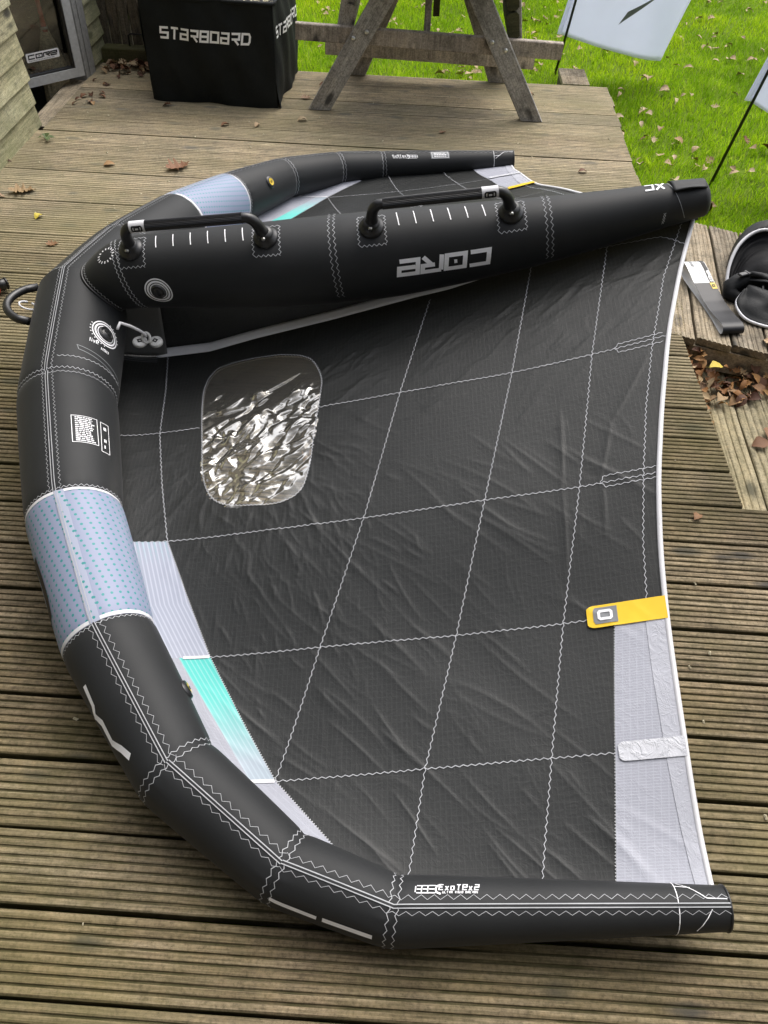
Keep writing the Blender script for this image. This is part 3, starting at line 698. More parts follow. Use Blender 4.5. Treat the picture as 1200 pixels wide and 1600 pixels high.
# ================================================================ FLAGS
def flag(label, base, top, fl, motif=None, name='feather_flag'):
    r = tag(empty(name, base), label, 'flag', 'white flags standing in the lawn')
    base = np.array(base); top = np.array(top)-base
    b = MB(); b.tube([(0,0,-.15), top*.5, top*1.0], [.009,.008,.006], 8); b.build('pole', MAT['carbon pole'], r, True)
    A, B_, Cc, Dd = [np.array(p)-base for p in fl]       # lower-left, lower-right, upper-right, upper-left
    def f(u, v):
        p = (A*(1-u)+B_*u)*(1-v)+(Dd*(1-u)+Cc*u)*v
        rip = .022*math.sin(u*6.5+v*2)*u+.010*math.sin(u*13+v*5)*u
        sag = -.018*math.sin(math.pi*u)*(1-v)
        return (p[0], p[1]+rip, p[2]+sag)
    b = MB(); b.grid(f, 28, 24); solid(b.build('flag_cloth', MAT['flag cloth'], r, True), .0012)
    def g(u, v):
        q = 2*math.pi*u; p = A*(1-v)+Dd*v; return (p[0]+.014*math.cos(q)-.006, p[1]+.014*math.sin(q), p[2])
    b = MB(); b.grid(lambda u,v: g(v,u), 10, 12, True); b.build('pole_sleeve', MAT['flag cloth'], r, True)
    if motif:
        def mf(u, v): 
            p = f(*motif(u, v)); return (p[0], p[1]-.0035, p[2])
        b = MB(); b.grid(mf, 14, 6); b.build('printed_stroke', MAT['print grey'], r, True)
    return r
fb = np.array((.913,6.25,-.318)); ft = fb+(np.array((.981,6.25,.172))-fb)*3.6
flag('white flag with a dark grey stroke on a black pole behind the table', fb, ft, [(.922,6.25,-.032),(1.639,6.25,-.167),(1.86,6.25,.62),(1.035,6.25,.60)],
     motif=lambda u, v: (.475+.62*u*.5+.10*v*(.35+u), .215+.36*u+.135*v*(1-.15*u)-.02*v))
fb = np.array((1.623,4.60,-.300)); ft = fb+(np.array((1.718,4.6,.14))-fb)*3.4
flag('plain white flag on a black pole at the right, beyond the tail of the wing', fb, ft, [(1.706,4.60,.150),(2.20,4.60,-.035),(2.36,4.6,.55),(1.80,4.6,.58)])
# ================================================================ THE WING
WA = -.06004426581534256; WC = 2.1297760066969706
wing = tag(empty('inflatable_wing', (math.sin(WA)*WC, math.cos(WA)*WC, 0), -WA), 'black inflatable wing sail with pale blue patches lying upturned across the deck', 'wing')
def side(p, sd): return (p[0], p[1]*sd, p[2])
# ---- leading edge tube, one fabric panel per segment and side
NPH = 112
def xs_for(i):
    L = tube_len(i); e = [0,.004,.009,.016,.026,.04]; e = [v/L for v in e]
    mid = list(np.linspace(.06/L, 1-.06/L, 14))
    return np.array(e+mid+[1-v for v in e[::-1]])
for sd in (-1, 1):
    for i in range(7):
        X = xs_for(i); V = []; U = []; L = tube_len(i); r = (ST[i,3]+ST[i+1,3])/2
        for x in X:
            for k in range(NPH):
                ph = 2*math.pi*k/NPH; V.append(side(tube_pt(i, x, ph), sd)); U.append((x*L, (ph if ph < math.pi else ph-2*math.pi)*r))
        Fc = []
        for a in range(len(X)-1):
            for k in range(NPH):
                q = (a*NPH+k, (a+1)*NPH+k, (a+1)*NPH+(k+1)%NPH, a*NPH+(k+1)%NPH); Fc.append(q[::-1] if sd < 0 else q)
        patch = i == 2
        o = mesh('tube_panel', V, Fc, MAT['dotted cloth' if patch else 'tube cloth'], wing, True, U)
        if patch: o['label'] = 'pale blue tube panel printed with teal dots'
    # tip cap
    b = MB(); 
    def capf(u, v):
        p = tube_pt(6, 1.0, 2*math.pi*v); c = TC[7]+TSEG[6]*.006*(1-u*u); q = c+(p-TC[7])*u; return side(q, sd)
    b.grid(capf, 6, 32, True); b.build('tip_cap', MAT['tube cloth'], wing, True)
    b = MB(); b.tube([side(tube_pt(6, 1.0, 2*math.pi*k/40, .0005), sd) for k in range(40)], .0022, 6, closed=True); b.build('tip_piping', MAT['rubber'], wing, True)
# ---- sewing: zigzag thread as thin raised ribbons over any surface
def arc(fn, L, n_): return [fn(L*k/n_) for k in range(n_+1)]
def zigzag(mapf, L, period, amp, width, name='zigzag_stitching', mat='thread', w0=0.0, sd=1, parent=None, mb=None):
    n_ = max(2, int(L/(period/2))); P = []
    for k in range(n_+1):
        d = L*k/n_; P.append((d, w0+(amp if k % 2 else -amp)))
    res = stroke_mesh([P], width/2, period*.3)
    own = mb is None; mb = mb or MB()
    for V, F in res: mb.add([side(mapf(v[0], v[1], .0012), sd) for v in V], F if sd > 0 else [f[::-1] for f in F])
    if own: return mb.build(name, MAT[mat], parent or wing)
def ribbon(mapf, P, half, name, mat, sd=1, off=.0010, step=.012, parent=None):
    mb = MB(); j = 0
    for V, F in stroke_mesh([P], half, step):
        mb.add([side(mapf(v[0], v[1], off), sd) for v in V], F if sd > 0 else [f[::-1] for f in F])
    return mb.build(name, MAT[mat], parent or wing)
def tmap(i, x0, ph0):
    """local map on tube segment i: a metres along, b metres round (outward)"""
    L = tube_len(i)
    return lambda a, b, off: tube_pt(i, x0+a/L, ph0+b/(ST[i,3]+(ST[i+1,3]-ST[i,3])*np.clip(x0+a/L,0,1)), off)
def cmap(i, x0):
    """map on tube segment i: a metres round from straight up (outward), b metres along"""
    L = tube_len(i)
    return lambda a, b, off: tube_pt(i, x0+b/L, a/(ST[i,3]+(ST[i+1,3]-ST[i,3])*x0), off)
PH0 = math.radians(11)
for sd in (-1, 1):
    for i in range(7):
        L = tube_len(i); f0 = tmap(i, 0, PH0); sm = 1.0 if i > 3 else 1.1
        for wv in (-.0030, .0030): ribbon(f0, [(0,wv),(L,wv)], .0009, 'seam_line', 'thread', sd, off=.0022)
        ribbon(f0, [(0,0),(L,0)], .0018, 'seam_core', 'tube cloth' if i != 2 else 'dotted tape', sd, off=.0026)
        if i == 2:
            dt_mb = MB(); dt_mb.grid(lambda u,v: side(f0(L*u, -.018+.024*v, .0012), sd), 30, 3); DT = dt_mb.build('seam_tape', MAT['dotted tape'], wing, True, True); DT.data.uv_layers[0].data.foreach_set('uv', np.array([(x*L, y*.024) for x, y in [(q.uv[0], q.uv[1]) for q in DT.data.uv_layers[0].data]]).ravel())
            continue
        per, amp = (.023, .0042) if i >= 3 else (.013, .0026)
        zigzag(f0, L, per, amp, .0008, w0=-.0145, sd=sd)
        zigzag(f0, L, per, amp*.8, .0008, w0=.0115, sd=sd)
    for stn in range(1, 7):
        r = ST[stn,3]
        a0, a1 = -math.radians(125)*r, math.radians(125)*r
        segs = [(stn-1, 1.0, -.0075), (stn, 0.0, .0075)]
        for (i, x0, bo) in segs:
            if i == 2: continue
            f0 = cmap(i, x0); zigzag(lambda a,b,off,f0=f0,a0=a0: f0(a+a0, b, off), a1-a0, .018 if stn > 3 else .013, .0026, .0013, w0=bo*(1.0 if stn not in (2,3) else .7), sd=sd)
        if stn in (2, 3):
            i, x0, bo = ((2, 0, .004) if stn == 2 else (2, 1.0, -.005))
            f0 = cmap(i, x0); ribbon(lambda a,b,off: f0(a, b, off), [(a0, bo),(a1, bo)], .0042, 'patch_edge', 'white tape', sd, off=.0011)
    # tip reinforcement outlines
    L6 = tube_len(6); r6 = .042; f0 = cmap(6, .845)
    ribbon(f0, [(-math.radians(120)*r6, 0),(math.radians(120)*r6, 0)], .0008, 'tip_seam', 'print white', sd)
    f1 = tmap(6, .845, 0)
    ribbon(f1, [(.006,-.040),(.022,-.028),(.052,-.004),(.088,-.003)], .0008, 'tip_seam', 'print white', sd)
    ribbon(f1, [(.0,-.029),(.028,-.026)], .0008, 'tip_seam', 'print white', sd)
    ribbon(f1, [(.058,.014),(.040,.042),(.032,.055)], .0008, 'tip_seam', 'print white', sd)
# nose seam
f0 = lambda a, b, off: tube_pt(0, .012+b/tube_len(0), a/.128, off)
zigzag(lambda a,b,off: f0(a+.02, b, off), .17, .013, .0026, .0015)
# single line of stitching and guard strip near the valve (near half)
f0 = cmap(0, .885); zigzag(lambda a,b,off: f0(-a, b, off), .225, .013, .002, .0014, sd=-1)
f0 = tmap(0, .80, 0)
ribbon(f0, [(-.010,-.045),(.004,-.050),(.036,-.190),(.020,-.195),(-.010,-.045)], .0011, 'guard_outline', 'print grey', -1)
# ---- valves: printed rings, seat and cap
def valve(fn, R_, nm, sd):
    v = empty(nm); v.parent = wing
    for k, (r, hw) in enumerate(((R_, .0018), (R_*.80, .0026), (R_*.62, .0014))):
        P = [(r*math.cos(q), r*math.sin(q)) for q in np.linspace(0, 2*math.pi, 41)]
        ribbon(fn, P, hw, 'printed_ring', 'print white', sd, parent=v)
    P = []
    for k in range(26):
        q = 2*math.pi*k/26; P.append([(R_*1.10*math.cos(q), R_*1.10*math.sin(q)), (R_*1.19*math.cos(q), R_*1.19*math.sin(q))])
    if nm == 'inflation_valve':
        mb = MB()
        for p in P[:9]+P[14:20]:
            for V, F in stroke_mesh([p], .0014, .01): mb.add([side(fn(q[0], q[1], .001), sd) for q in V], F)
        mb.build('printed_ticks', MAT['print white'], v)
    prof = [(.0,.0085),(.30,.0085),(.34,.005),(.40,.005),(.44,.0075),(.50,.007),(.56,.0015),(.60,.0005)]
    V = []; n_ = 28
    for rr_, h in prof:
        for k in range(n_):
            q = 2*math.pi*k/n_; V.append(side(fn(rr_*R_*math.cos(q), rr_*R_*math.sin(q), h), sd))
    Fc = [(a*n_+k, a*n_+(k+1)%n_, (a+1)*n_+(k+1)%n_, (a+1)*n_+k) for a in range(len(prof)-1) for k in range(n_)]
    mesh('cap', V, Fc, MAT['rubber'], v, True)
    b = MB(); b.add([side(fn(a, c, .0095), sd) for a, c in ((-.003,-R_*.26),(.003,-R_*.26),(.003,R_*.26),(-.003,R_*.26))], [(0,1,2,3)]); b.build('cap_tab', MAT['tube cloth'], v)
    return v
valve(tmap(0, .562, math.radians(-52)), .040, 'inflation_valve', -1)
for sd in (-1, 1):
    fn = tmap(3, .588 if sd < 0 else .45, math.radians(-78 if sd < 0 else -56)); g = empty('one_way_valve'); g.parent = wing
    b = MB(); V = []; n_ = 24
    for rr_, h in ((.0,.004),(.010,.004),(.013,.006),(.020,.006),(.024,.001)):
        for k in range(n_):
            q = 2*math.pi*k/n_; V.append(side(fn(rr_*math.cos(q), rr_*math.sin(q), h), sd))
    b.add(V, [(a*n_+k, a*n_+(k+1)%n_, (a+1)*n_+(k+1)%n_, (a+1)*n_+k) for a in range(4) for k in range(n_)]); b.build('rubber_seat', MAT['rubber'], g, True)
    b = MB(); b.grid(lambda u,v: side(fn(.0135*u*math.cos(2*math.pi*v), .0135*u*math.sin(2*math.pi*v), .0075-.003*(1-u)), sd), 3, 20, True); b.build('yellow_insert', MAT['grommet yellow'], g, True)
    b = MB(); b.tube([side(fn(.004*math.cos(q), .004*math.sin(q), .0075), sd) for q in np.linspace(0,6.283,13)[:-1]], .0010, 5, closed=True); b.build('insert_ring', MAT['rubber'], g, True)
# ---- small print on the near half of the leading edge: figures only as fine lines
def text_block(fn, w_, h_, rows, nm, sd, frame=True, parent=None):
    mb = MB()
    if frame:
        for V, F in stroke_mesh([[(0,0),(w_,0),(w_,h_),(0,h_),(0,0)]], .0008, .01): mb.add([side(fn(q[0], q[1], .001), sd) for q in V], F)
    for k in range(rows):
        y = h_*(k+.9)/(rows+.8); x = .008; end = w_-.006-random.uniform(0, .012)
        while x < end:
            l = min(random.uniform(.003,.012), end-x)
            for V, F in stroke_mesh([[(x,y),(x+l,y)]], h_/(rows+1)*.26, .006): mb.add([side(fn(q[0], q[1], .001), sd) for q in V], F)
            x += l+random.uniform(.0012,.0025)
    return mb.build(nm, MAT['print white'], parent or wing)
f0 = tmap(1, .425, math.radians(-13))
text_block(lambda a,b,off: f0(b, -a, off), .062, .088, 13, 'care_print', -1)
f1 = tmap(1, .43, math.radians(-47))
text_block(lambda a,b,off: f1(b, -a, off), .024, .100, 4, 'care_print', -1)
res, wd = lettering('live', .013, .006, .003, .0011, 0, .01)
f2 = tmap(0, .70, math.radians(-31)); place(res, lambda x,y,e: side(f2(.002-y, -x-.004, .001+e), -1)).build('valve_print', MAT['print white'], wing)
res, wd = lettering('IIOII', .009, .005, .003, .0010, 0, .01)
f3 = tmap(0, .735, math.radians(-48)); place(res, lambda x,y,e: side(f3(-y, -x, .001+e), -1)).build('valve_print', MAT['print white'], wing)
# ---- logos on the outer flank (only their upper edges show from above)
fo = tmap(2, .36, math.radians(78))
ribbon(fo, [(0,-.012),(.05,-.018),(.10,-.018),(.135,-.010),(.14,.03),(.10,.10),(.05,.10),(.0,.04),(0,-.012)], .011, 'outer_logo', 'print black', -1)
fo = tmap(3, .29, math.radians(67))
ribbon(fo, [(0,-.010),(.045,-.002),(.064,.020)], .0062, 'outer_logo', 'print white', -1)
ribbon(fo, [(.062,.012),(.085,.000),(.13,.004),(.158,-.014),(.184,-.024)], .0072, 'outer_logo', 'print white', -1)
fo = tmap(5, .05, math.radians(70))
ribbon(fo, [(-.004,.002),(.080,.004)], .0046, 'outer_logo', 'print white', -1)
ribbon(fo, [(.090,.003),(.175,.002)], .0052, 'outer_logo', 'print white', -1)
# ---- ExoTex print at both tips, reinforced dacron
def exotex(fn, sd, flip):
    g = MB()
    res = []
    for k in range(3): res += stroke_mesh([[(.000+.011*k,.002),(.000+.011*k+.012,.002)],[(.000+.011*k,.009),(.000+.011*k+.010,.009)],[(.0+.011*k,.016),(.011*k+.012,.016)],[(.011*k-.002,.003),(.011*k-.002,.015)]], .0010, .01)
    res += stroke_mesh([[(.044,.000),(.036,.003),(.034,.009),(.036,.015),(.044,.018)]], .0016, .01)
    r2, wd = lettering('ExoTex2', .0125, .0072, .0040, .0010, .05, .006)
    res += [([np.array((v[0]+.040, v[1]+.0065)) for v in V], F) for V, F in r2]
    r3, wd3 = lettering('ULTRA RIGID DACRON', .0040, .0022, .0016, .0004, 0, .004)
    res += [([np.array((v[0]+.047, v[1]+.0005)) for v in V], F) for V, F in r3]
    place(res, lambda x,y,e: side(fn(x*flip, y*flip, .0010+e), sd)).build('reinforcement_print', MAT['print white'], wing)
f0 = tmap(6, .062, math.radians(-10)); exotex(lambda x,y,off: f0(x, .002-y, off), -1, 1)
f1 = tmap(6, .060, math.radians(-30)); exotex(lambda x,y,off: f1(x+.115, -y-.012, off), 1, -1)
f1 = tmap(6, .36, math.radians(-34))
lab = MB(); lab.grid(lambda u,v: side(f1(.085*u, .038*(v-.3), .0012), 1), 8, 6); lab.build('size_label', MAT['print grey'], wing)
text_block(lambda a,b,off: f1(.006+a, -.008+b, .0018), .073, .030, 3, 'label_print', 1, True)
# ---- strut
TS = np.concatenate([np.linspace(-.84,-.66,25), np.linspace(-.64,.90,90)])
def strut_off(t): 
    k = 0
    for s_ in (-.073, .497, .815): k += -.0016*math.exp(-((t-s_)/.010)**2)
    return k
V = []; U = []
for tt in TS:
    tc_ = tt
    for k in range(64):
        ph = 2*math.pi*k/64; p = strut_pt(tc_, ph, strut_off(tt)); V.append((p[0]+(tt-tc_), p[1], p[2])); U.append((tt, ph*.1))
n_ = 64; Fc = [(a*n_+k, (a+1)*n_+k, (a+1)*n_+(k+1)%n_, a*n_+(k+1)%n_) for a in range(len(TS)-1) for k in range(n_)]
mesh('strut', V, [f[::-1] for f in Fc], MAT['tube cloth'], wing, True, U)
b = MB()
def tailcap(u, v):
    p = strut_pt(.90, 2*math.pi*v); c = np.array([.90,0,float(np.interp(.90,_ts,_zs))])
    k = math.cos(u*math.pi/2)**.75; q = c+(p-c)*k; q[0] += .020*math.sin(u*math.pi/2); return q
b.grid(lambda u,v: tailcap(u,v), 8, 40, True); b.build('strut_end_cap', MAT['tube cloth'], wing, True)
def smap(t0, ph0):
    """a metres along the strut, b metres round towards the near side"""
    return lambda a, b, off: strut_pt(t0+a, ph0+b/float(np.interp(t0,_ts,_rs)), off)
def smapc(t0, slope=0.0): 
    r = float(np.interp(t0,_ts,_rs)); return lambda a, b, off: strut_pt(t0+b+slope*(a/r), a/r, off)
for t0 in (-.080, -.066, .490, .504):
    r = float(np.interp(t0,_ts,_rs)); f0 = smapc(t0); zigzag(lambda a,b,off: f0(a-.9*r, b, off), 2.95*r, .017, .0032, .0012)
for t0 in (-.690, -.678):
    r = .095; f0 = smapc(t0, .020); zigzag(lambda a,b,off: f0(a-.9*r, b, off), 3.4*r, .012, .0022, .0015)
# where the strut is sewn to the leading edge
def root_t(ph):
    for tt in np.linspace(-.60, -.84, 105):
        p = strut_pt(max(tt,-.84), ph); q = np.array([p[0], abs(p[1]), p[2]])
        d = TSEG[0]; v_ = q-TC[0]; x = np.clip((v_@d)/tube_len(0), 0, 1); dist = np.linalg.norm(v_-d*(v_@d))
        if dist < .128: return tt
    return -.80
rts = [(ph, root_t(ph)) for ph in np.linspace(math.radians(-70), math.radians(150), 90)]
_rp = np.array([a for a,_ in rts]); _rt = np.array([b_ for _,b_ in rts]); _rt = _blur(_rt, 3)
zigzag(lambda a,b,off: strut_pt(max(float(np.interp(a/.095-.9,_rp,_rt))+.014+b,-.84), a/.095-.9, off), .095*3.2, .012, .0022, .0015)
b = MB(); b.tube([strut_pt(max(float(t_)+.004,-.84), p_, .001) for p_, t_ in zip(_rp[::3], _rt[::3])], .0035, 6); b.build('root_seam', MAT['rubber'], wing, True)
valve(smap(-.57, math.radians(93)), .036, 'strut_valve', 1) if 0 else valve(lambda a,b,off: strut_pt(-.57+a, math.radians(93)+b/.102, off), .036, 'strut_valve', 1)
mb = MB()
for k in range(15):
    q = 2*math.pi*k/15
    for V, F in stroke_mesh([[(.019*math.cos(q), .019*math.sin(q)),(.026*math.cos(q), .026*math.sin(q))]], .0016, .01): mb.add([strut_pt(-.700+v[0], math.radians(24)+v[1]/.096, .0011) for v in V], F)
mb.build('printed_dashes', MAT['print white'], wing)
HPH = math.radians(24)
ticks = [(-.560+.0485*k) for k in range(6)]+[(.103+.0455*k) for k in range(6)]
for tk in ticks:
    r = float(np.interp(tk,_ts,_rs)); f0 = smapc(tk, .012)
    ribbon(f0, [(-.02*r, 0),(.44*r, 0)], .0013, 'tick_mark', 'print white')
# word mark on the near flank, upside down from here
res, wd = lettering('COre', .046, .046, .0125, .0056, .14, .010, True)
def corefn(x, y, e):
    t_ = .338-x*(.238/wd); r = float(np.interp(t_,_ts,_rs)); ph = math.radians(71+2.5*(t_-.1)/.235)
    return strut_pt(t_, ph+y/r, .0011+e)
place(res, corefn).build('word_mark', MAT['print white'], wing)
res, wd = lettering('XC', .030, .020, .008, .0028, .1, .01)
place(res, lambda x,y,e: strut_pt(.800-x, math.radians(22)-(y)/.06*-1*.0-(.036-y)/.06, .0011+e)).build('tail_mark', MAT['print white'], wing)
f0 = smapc(.812, .018); ribbon(lambda a,b,off: f0(a,b,off), [(-.01,0),(.11,0)], .0009, 'tail_seam', 'print grey')
mb = MB()
for sg in (0,1): zigzag(lambda a,b,off: strut_pt(.793+b-.10*a, math.radians(80)+a/.058, off), .030, .013, .0030*(1 if sg else -1), .0012, mb=mb)
mb.build('bar_tack', MAT['thread'], wing)
# flap over the tail
b = MB()
def flap(u, v):
    t_ = .818+.086*u; ph = math.radians(-40+72*v); lift = .004+.010*math.exp(-((v-1)/.12)**2)*math.sin(math.pi*min(1,u*1.0+.05))
    return strut_pt(t_, ph, lift)
b.grid(flap, 12, 16); solid(b.build('tail_flap', MAT['tube cloth'], wing, True), .003)
# ---- handles
def handle(t0, t1, stick_at_front):
    h = empty('handle'); h.parent = wing
    def hp(t_, up, sd_=0.0): return strut_pt(t_, HPH, up)
    for tt in (t0, t1):
        b = MB(); n_ = 28; V = []
        for rr_, hh in ((.034,.0),(.034,.006),(.031,.010),(.025,.012),(.024,.020),(.020,.026),(.010,.029),(.0,.029)):
            for k in range(n_):
                q = 2*math.pi*k/n_; r = float(np.interp(tt,_ts,_rs))
                c_ = strut_pt(tt, HPH, hh-.004*(rr_/.034)**2*0); tgt = strut_pt(tt+.001, HPH, hh)-c_; e1 = unit(tgt); nn = unit(strut_pt(tt,HPH,.05)-strut_pt(tt,HPH,0)); e2 = np.cross(nn, e1)
                V.append(c_+rr_*(math.cos(q)*e1+math.sin(q)*e2)-nn*(.5*(rr_*math.sin(q))**2/r if hh < .011 else 0))
        b.add(V, [(a*n_+k, a*n_+(k+1)%n_, (a+1)*n_+(k+1)%n_, (a+1)*n_+k) for a in range(7) for k in range(n_)]); b.build('mount', MAT['rubber'], h, True)
        e = MB(); r = float(np.interp(tt,_ts,_rs)); nn = unit(strut_pt(tt,HPH,.05)-strut_pt(tt,HPH,0)); e2 = np.array([0,-math.cos(HPH),-math.sin(HPH)])
        e.tube([strut_pt(tt,HPH,.022)+e2*.020, strut_pt(tt,HPH,.022)+e2*.0255], [.006,.005], 10); e.build('screw', MAT['steel'], h, True)
    up = .086; dt = .030
    b = MB(); sgn = 1
    for tt, dr in ((t0, 1), (t1, -1)):
        P = []
        for k in range(9):
            q = k/8*math.pi/2; P.append(hp(tt+dr*(.006+dt*(1-math.cos(q))), .030+(up-.030)*math.sin(q)))
        P = [hp(tt, .016)]+P+[hp(tt+dr*(.006+dt+.03), up)]
        e = MB(); e.tube(P, [.019,.0165]+[.0155-.003*k/8 for k in range(9)]+[.0125], 14); e.build('elbow', MAT['rubber'], h, True)
    g0, g1 = t0+.040, t1-.040
    N_ = 24; m_ = 16; V = []
    for i in range(m_+1):
        tt = g0+(g1-g0)*i/m_; c_ = hp(tt, up); d = unit(hp(tt+.002, up)-hp(tt-.002, up)); nn = np.array([0,-math.sin(HPH),math.cos(HPH)]); nn = unit(nn-d*(nn@d)); e2 = np.cross(d, nn)
        for k in range(N_*2):
            q = math.pi*k/N_; rr_ = .0142-(.0013 if k % 2 else 0); V.append(c_+rr_*(math.cos(q)*nn+math.sin(q)*e2))
    n2 = N_*2; Fc = [(a*n2+k, (a+1)*n2+k, (a+1)*n2+(k+1)%n2, a*n2+(k+1)%n2) for a in range(m_) for k in range(n2)]+[tuple(range(n2)), tuple(m_*n2+k for k in range(n2-1,-1,-1))]
    mesh('grip', V, Fc, MAT['rubber'], h)
    s0 = g0-.006 if stick_at_front else g1-.036
    def around(t_, q, rr_):
        c_ = hp(t_, up); d = unit(hp(t_+.002, up)-hp(t_-.002, up)); nn = np.array([0,-math.sin(HPH),math.cos(HPH)]); nn = unit(nn-d*(nn@d)); e2 = np.cross(d, nn)
        return c_+rr_*(math.cos(q)*nn+math.sin(q)*e2)
    b = MB(); b.grid(lambda u,v: around(s0+.042*u, 2*math.pi*v, .0152), 3, 28, True); st_ = b.build('sleeve_label', MAT['white tape'], h, True)
    # emblem: rounded square ring
    s_ = -1 if around(s0, math.pi/2, .0152)[1] > around(s0, -math.pi/2, .0152)[1] else 1
    fe_ = lambda x,y,e: around(s0+.021+x, s_*(1.15+y/.0152), .0158+e)
    place(stroke_mesh([[(-.011,-.0065),(.011,-.0065),(.013,-.004),(.013,.004),(.011,.0065),(-.011,.0065),(-.013,.004),(-.013,-.004),(-.011,-.0065)]], .0020, .004)+stroke_mesh([[(-.008,0),(.008,0)]], .0045, .004), fe_).build('emblem', MAT['print black'], st_)
    place(stroke_mesh([[(-.004,0),(.004,0)]], .0022, .004), lambda x,y,e: fe_(x,y,e+.0006)).build('emblem_core', MAT['white tape'], st_)
    for tt in (t0, t1):
        r = float(np.interp(tt,_ts,_rs)); mb = MB()
        C4 = [(-.036,-.042),(-.036,.052),(.036,.052),(.036,-.042)]
        for a_, c_ in zip(C4, C4[1:]+C4[:1]):
            a_ = np.array(a_); c_ = np.array(c_); L = np.linalg.norm(c_-a_); d = (c_-a_)/L; nn = np.array([-d[1], d[0]])
            zigzag(lambda a,b,off: strut_pt(tt+(a_+d*a+nn*b)[0], HPH+(a_+d*a+nn*b)[1]/r, off), L, .013, .0030, .0013, mb=mb)
        mb.build('zigzag_stitching', MAT['thread'], wing)
handle(-.625, -.250, True); handle(.035, .402, False)
# nose loop of hose-covered webbing and its white pull cord
b = MB(); pts_ = []
A = np.array(tube_pt(0,.02,math.radians(68),.004)); A[1] *= -1; A[1] = .02; B_ = np.array(side(tube_pt(0,.36,math.radians(62),.004), -1))
for k in range(15):
    u = k/14; p = A*(1-u)+B_*u; bow = math.sin(math.pi*u)**.55; p = p+np.array([-.070*bow, -.012*bow, .006*bow]); pts_.append(p)
b.tube(pts_, .0115, 12); b.build('nose_loop', MAT['rubber'], wing, True)
b = MB(); c_ = np.array(side(tube_pt(0,.10,math.radians(66),.006), -1)); b.tube([c_+np.array((-.022*math.sin(q)-.004, -.020+.028*math.cos(q)*.6-.02, .008*math.sin(q))) for q in np.linspace(.2,6.0,16)], .0028, 6); b.build('pull_cord', MAT['white tape'], wing, True)
# ---- canopy
def lattice(n_, seed): return np.random.RandomState(seed).uniform(-1, 1, (n_, n_))
def vnoise(x, y, seed=1):
    T_ = lattice(64, seed); x = np.asarray(x)+100; y = np.asarray(y)+100; i = np.floor(x).astype(int); j = np.floor(y).astype(int); a_ = x-i; b_ = y-j
    a_ = a_*a_*(3-2*a_); b_ = b_*b_*(3-2*b_); g = lambda p,q: T_[p % 64, q % 64]
    return (g(i,j)*(1-a_)+g(i+1,j)*a_)*(1-b_)+(g(i,j+1)*(1-a_)+g(i+1,j+1)*a_)*b_
def ridge(x, y, seed): return 1-2*np.abs(vnoise(x, y, seed))
WIN = np.array([(-.408,-.121),(-.315,-.119),(-.218,-.138),(-.150,-.178),(-.116,-.261),(-.116,-.334),(-.127,-.466),(-.133,-.559),(-.152,-.635),(-.199,-.664),(-.265,-.664),(-.349,-.649),(-.392,-.612),(-.418,-.543),(-.436,-.424),(-.453,-.297),(-.458,-.209),(-.443,-.148)])
def smooth_closed(P, n_=8):
    P = np.asarray(P, float); m_ = len(P); out = []
    for i in range(m_):
        p0, p1, p2, p3 = P[i-1], P[i], P[(i+1)%m_], P[(i+2)%m_]
        for k in range(n_):
            u = k/n_; out.append(.5*((2*p1)+(-p0+p2)*u+(2*p0-5*p1+4*p2-p3)*u*u+(-p0+3*p1-3*p2+p3)*u**3))
    return np.array(out)
WINP = smooth_closed(WIN); WINA = np.abs(WINP)*np.array([0,1])+WINP*np.array([1,0])     # |s|
def in_poly(P, x, y):
    ins = np.zeros(np.shape(x), bool); j = len(P)-1
    for i in range(len(P)):
        c_ = ((P[i,1] > y) != (P[j,1] > y)) & (x < (P[j,0]-P[i,0])*(y-P[i,1])/(P[j,1]-P[i,1]+1e-12)+P[i,0]); ins ^= c_; j = i
    return ins
def seg_dist(t, s, a, b):
    a = np.array(a); b = np.array(b); d = b-a; L = (d@d); u = np.clip(((t-a[0])*d[0]+(s-a[1])*d[1])/L, 0, 1); return np.hypot(t-a[0]-u*d[0], s-a[1]-u*d[1]), (t-a[0])*(-d[1])+(s-a[1])*d[0]
CT0, CS0, CRES = -.95, 0.0, .0025
CNT, CNS = 781, 685
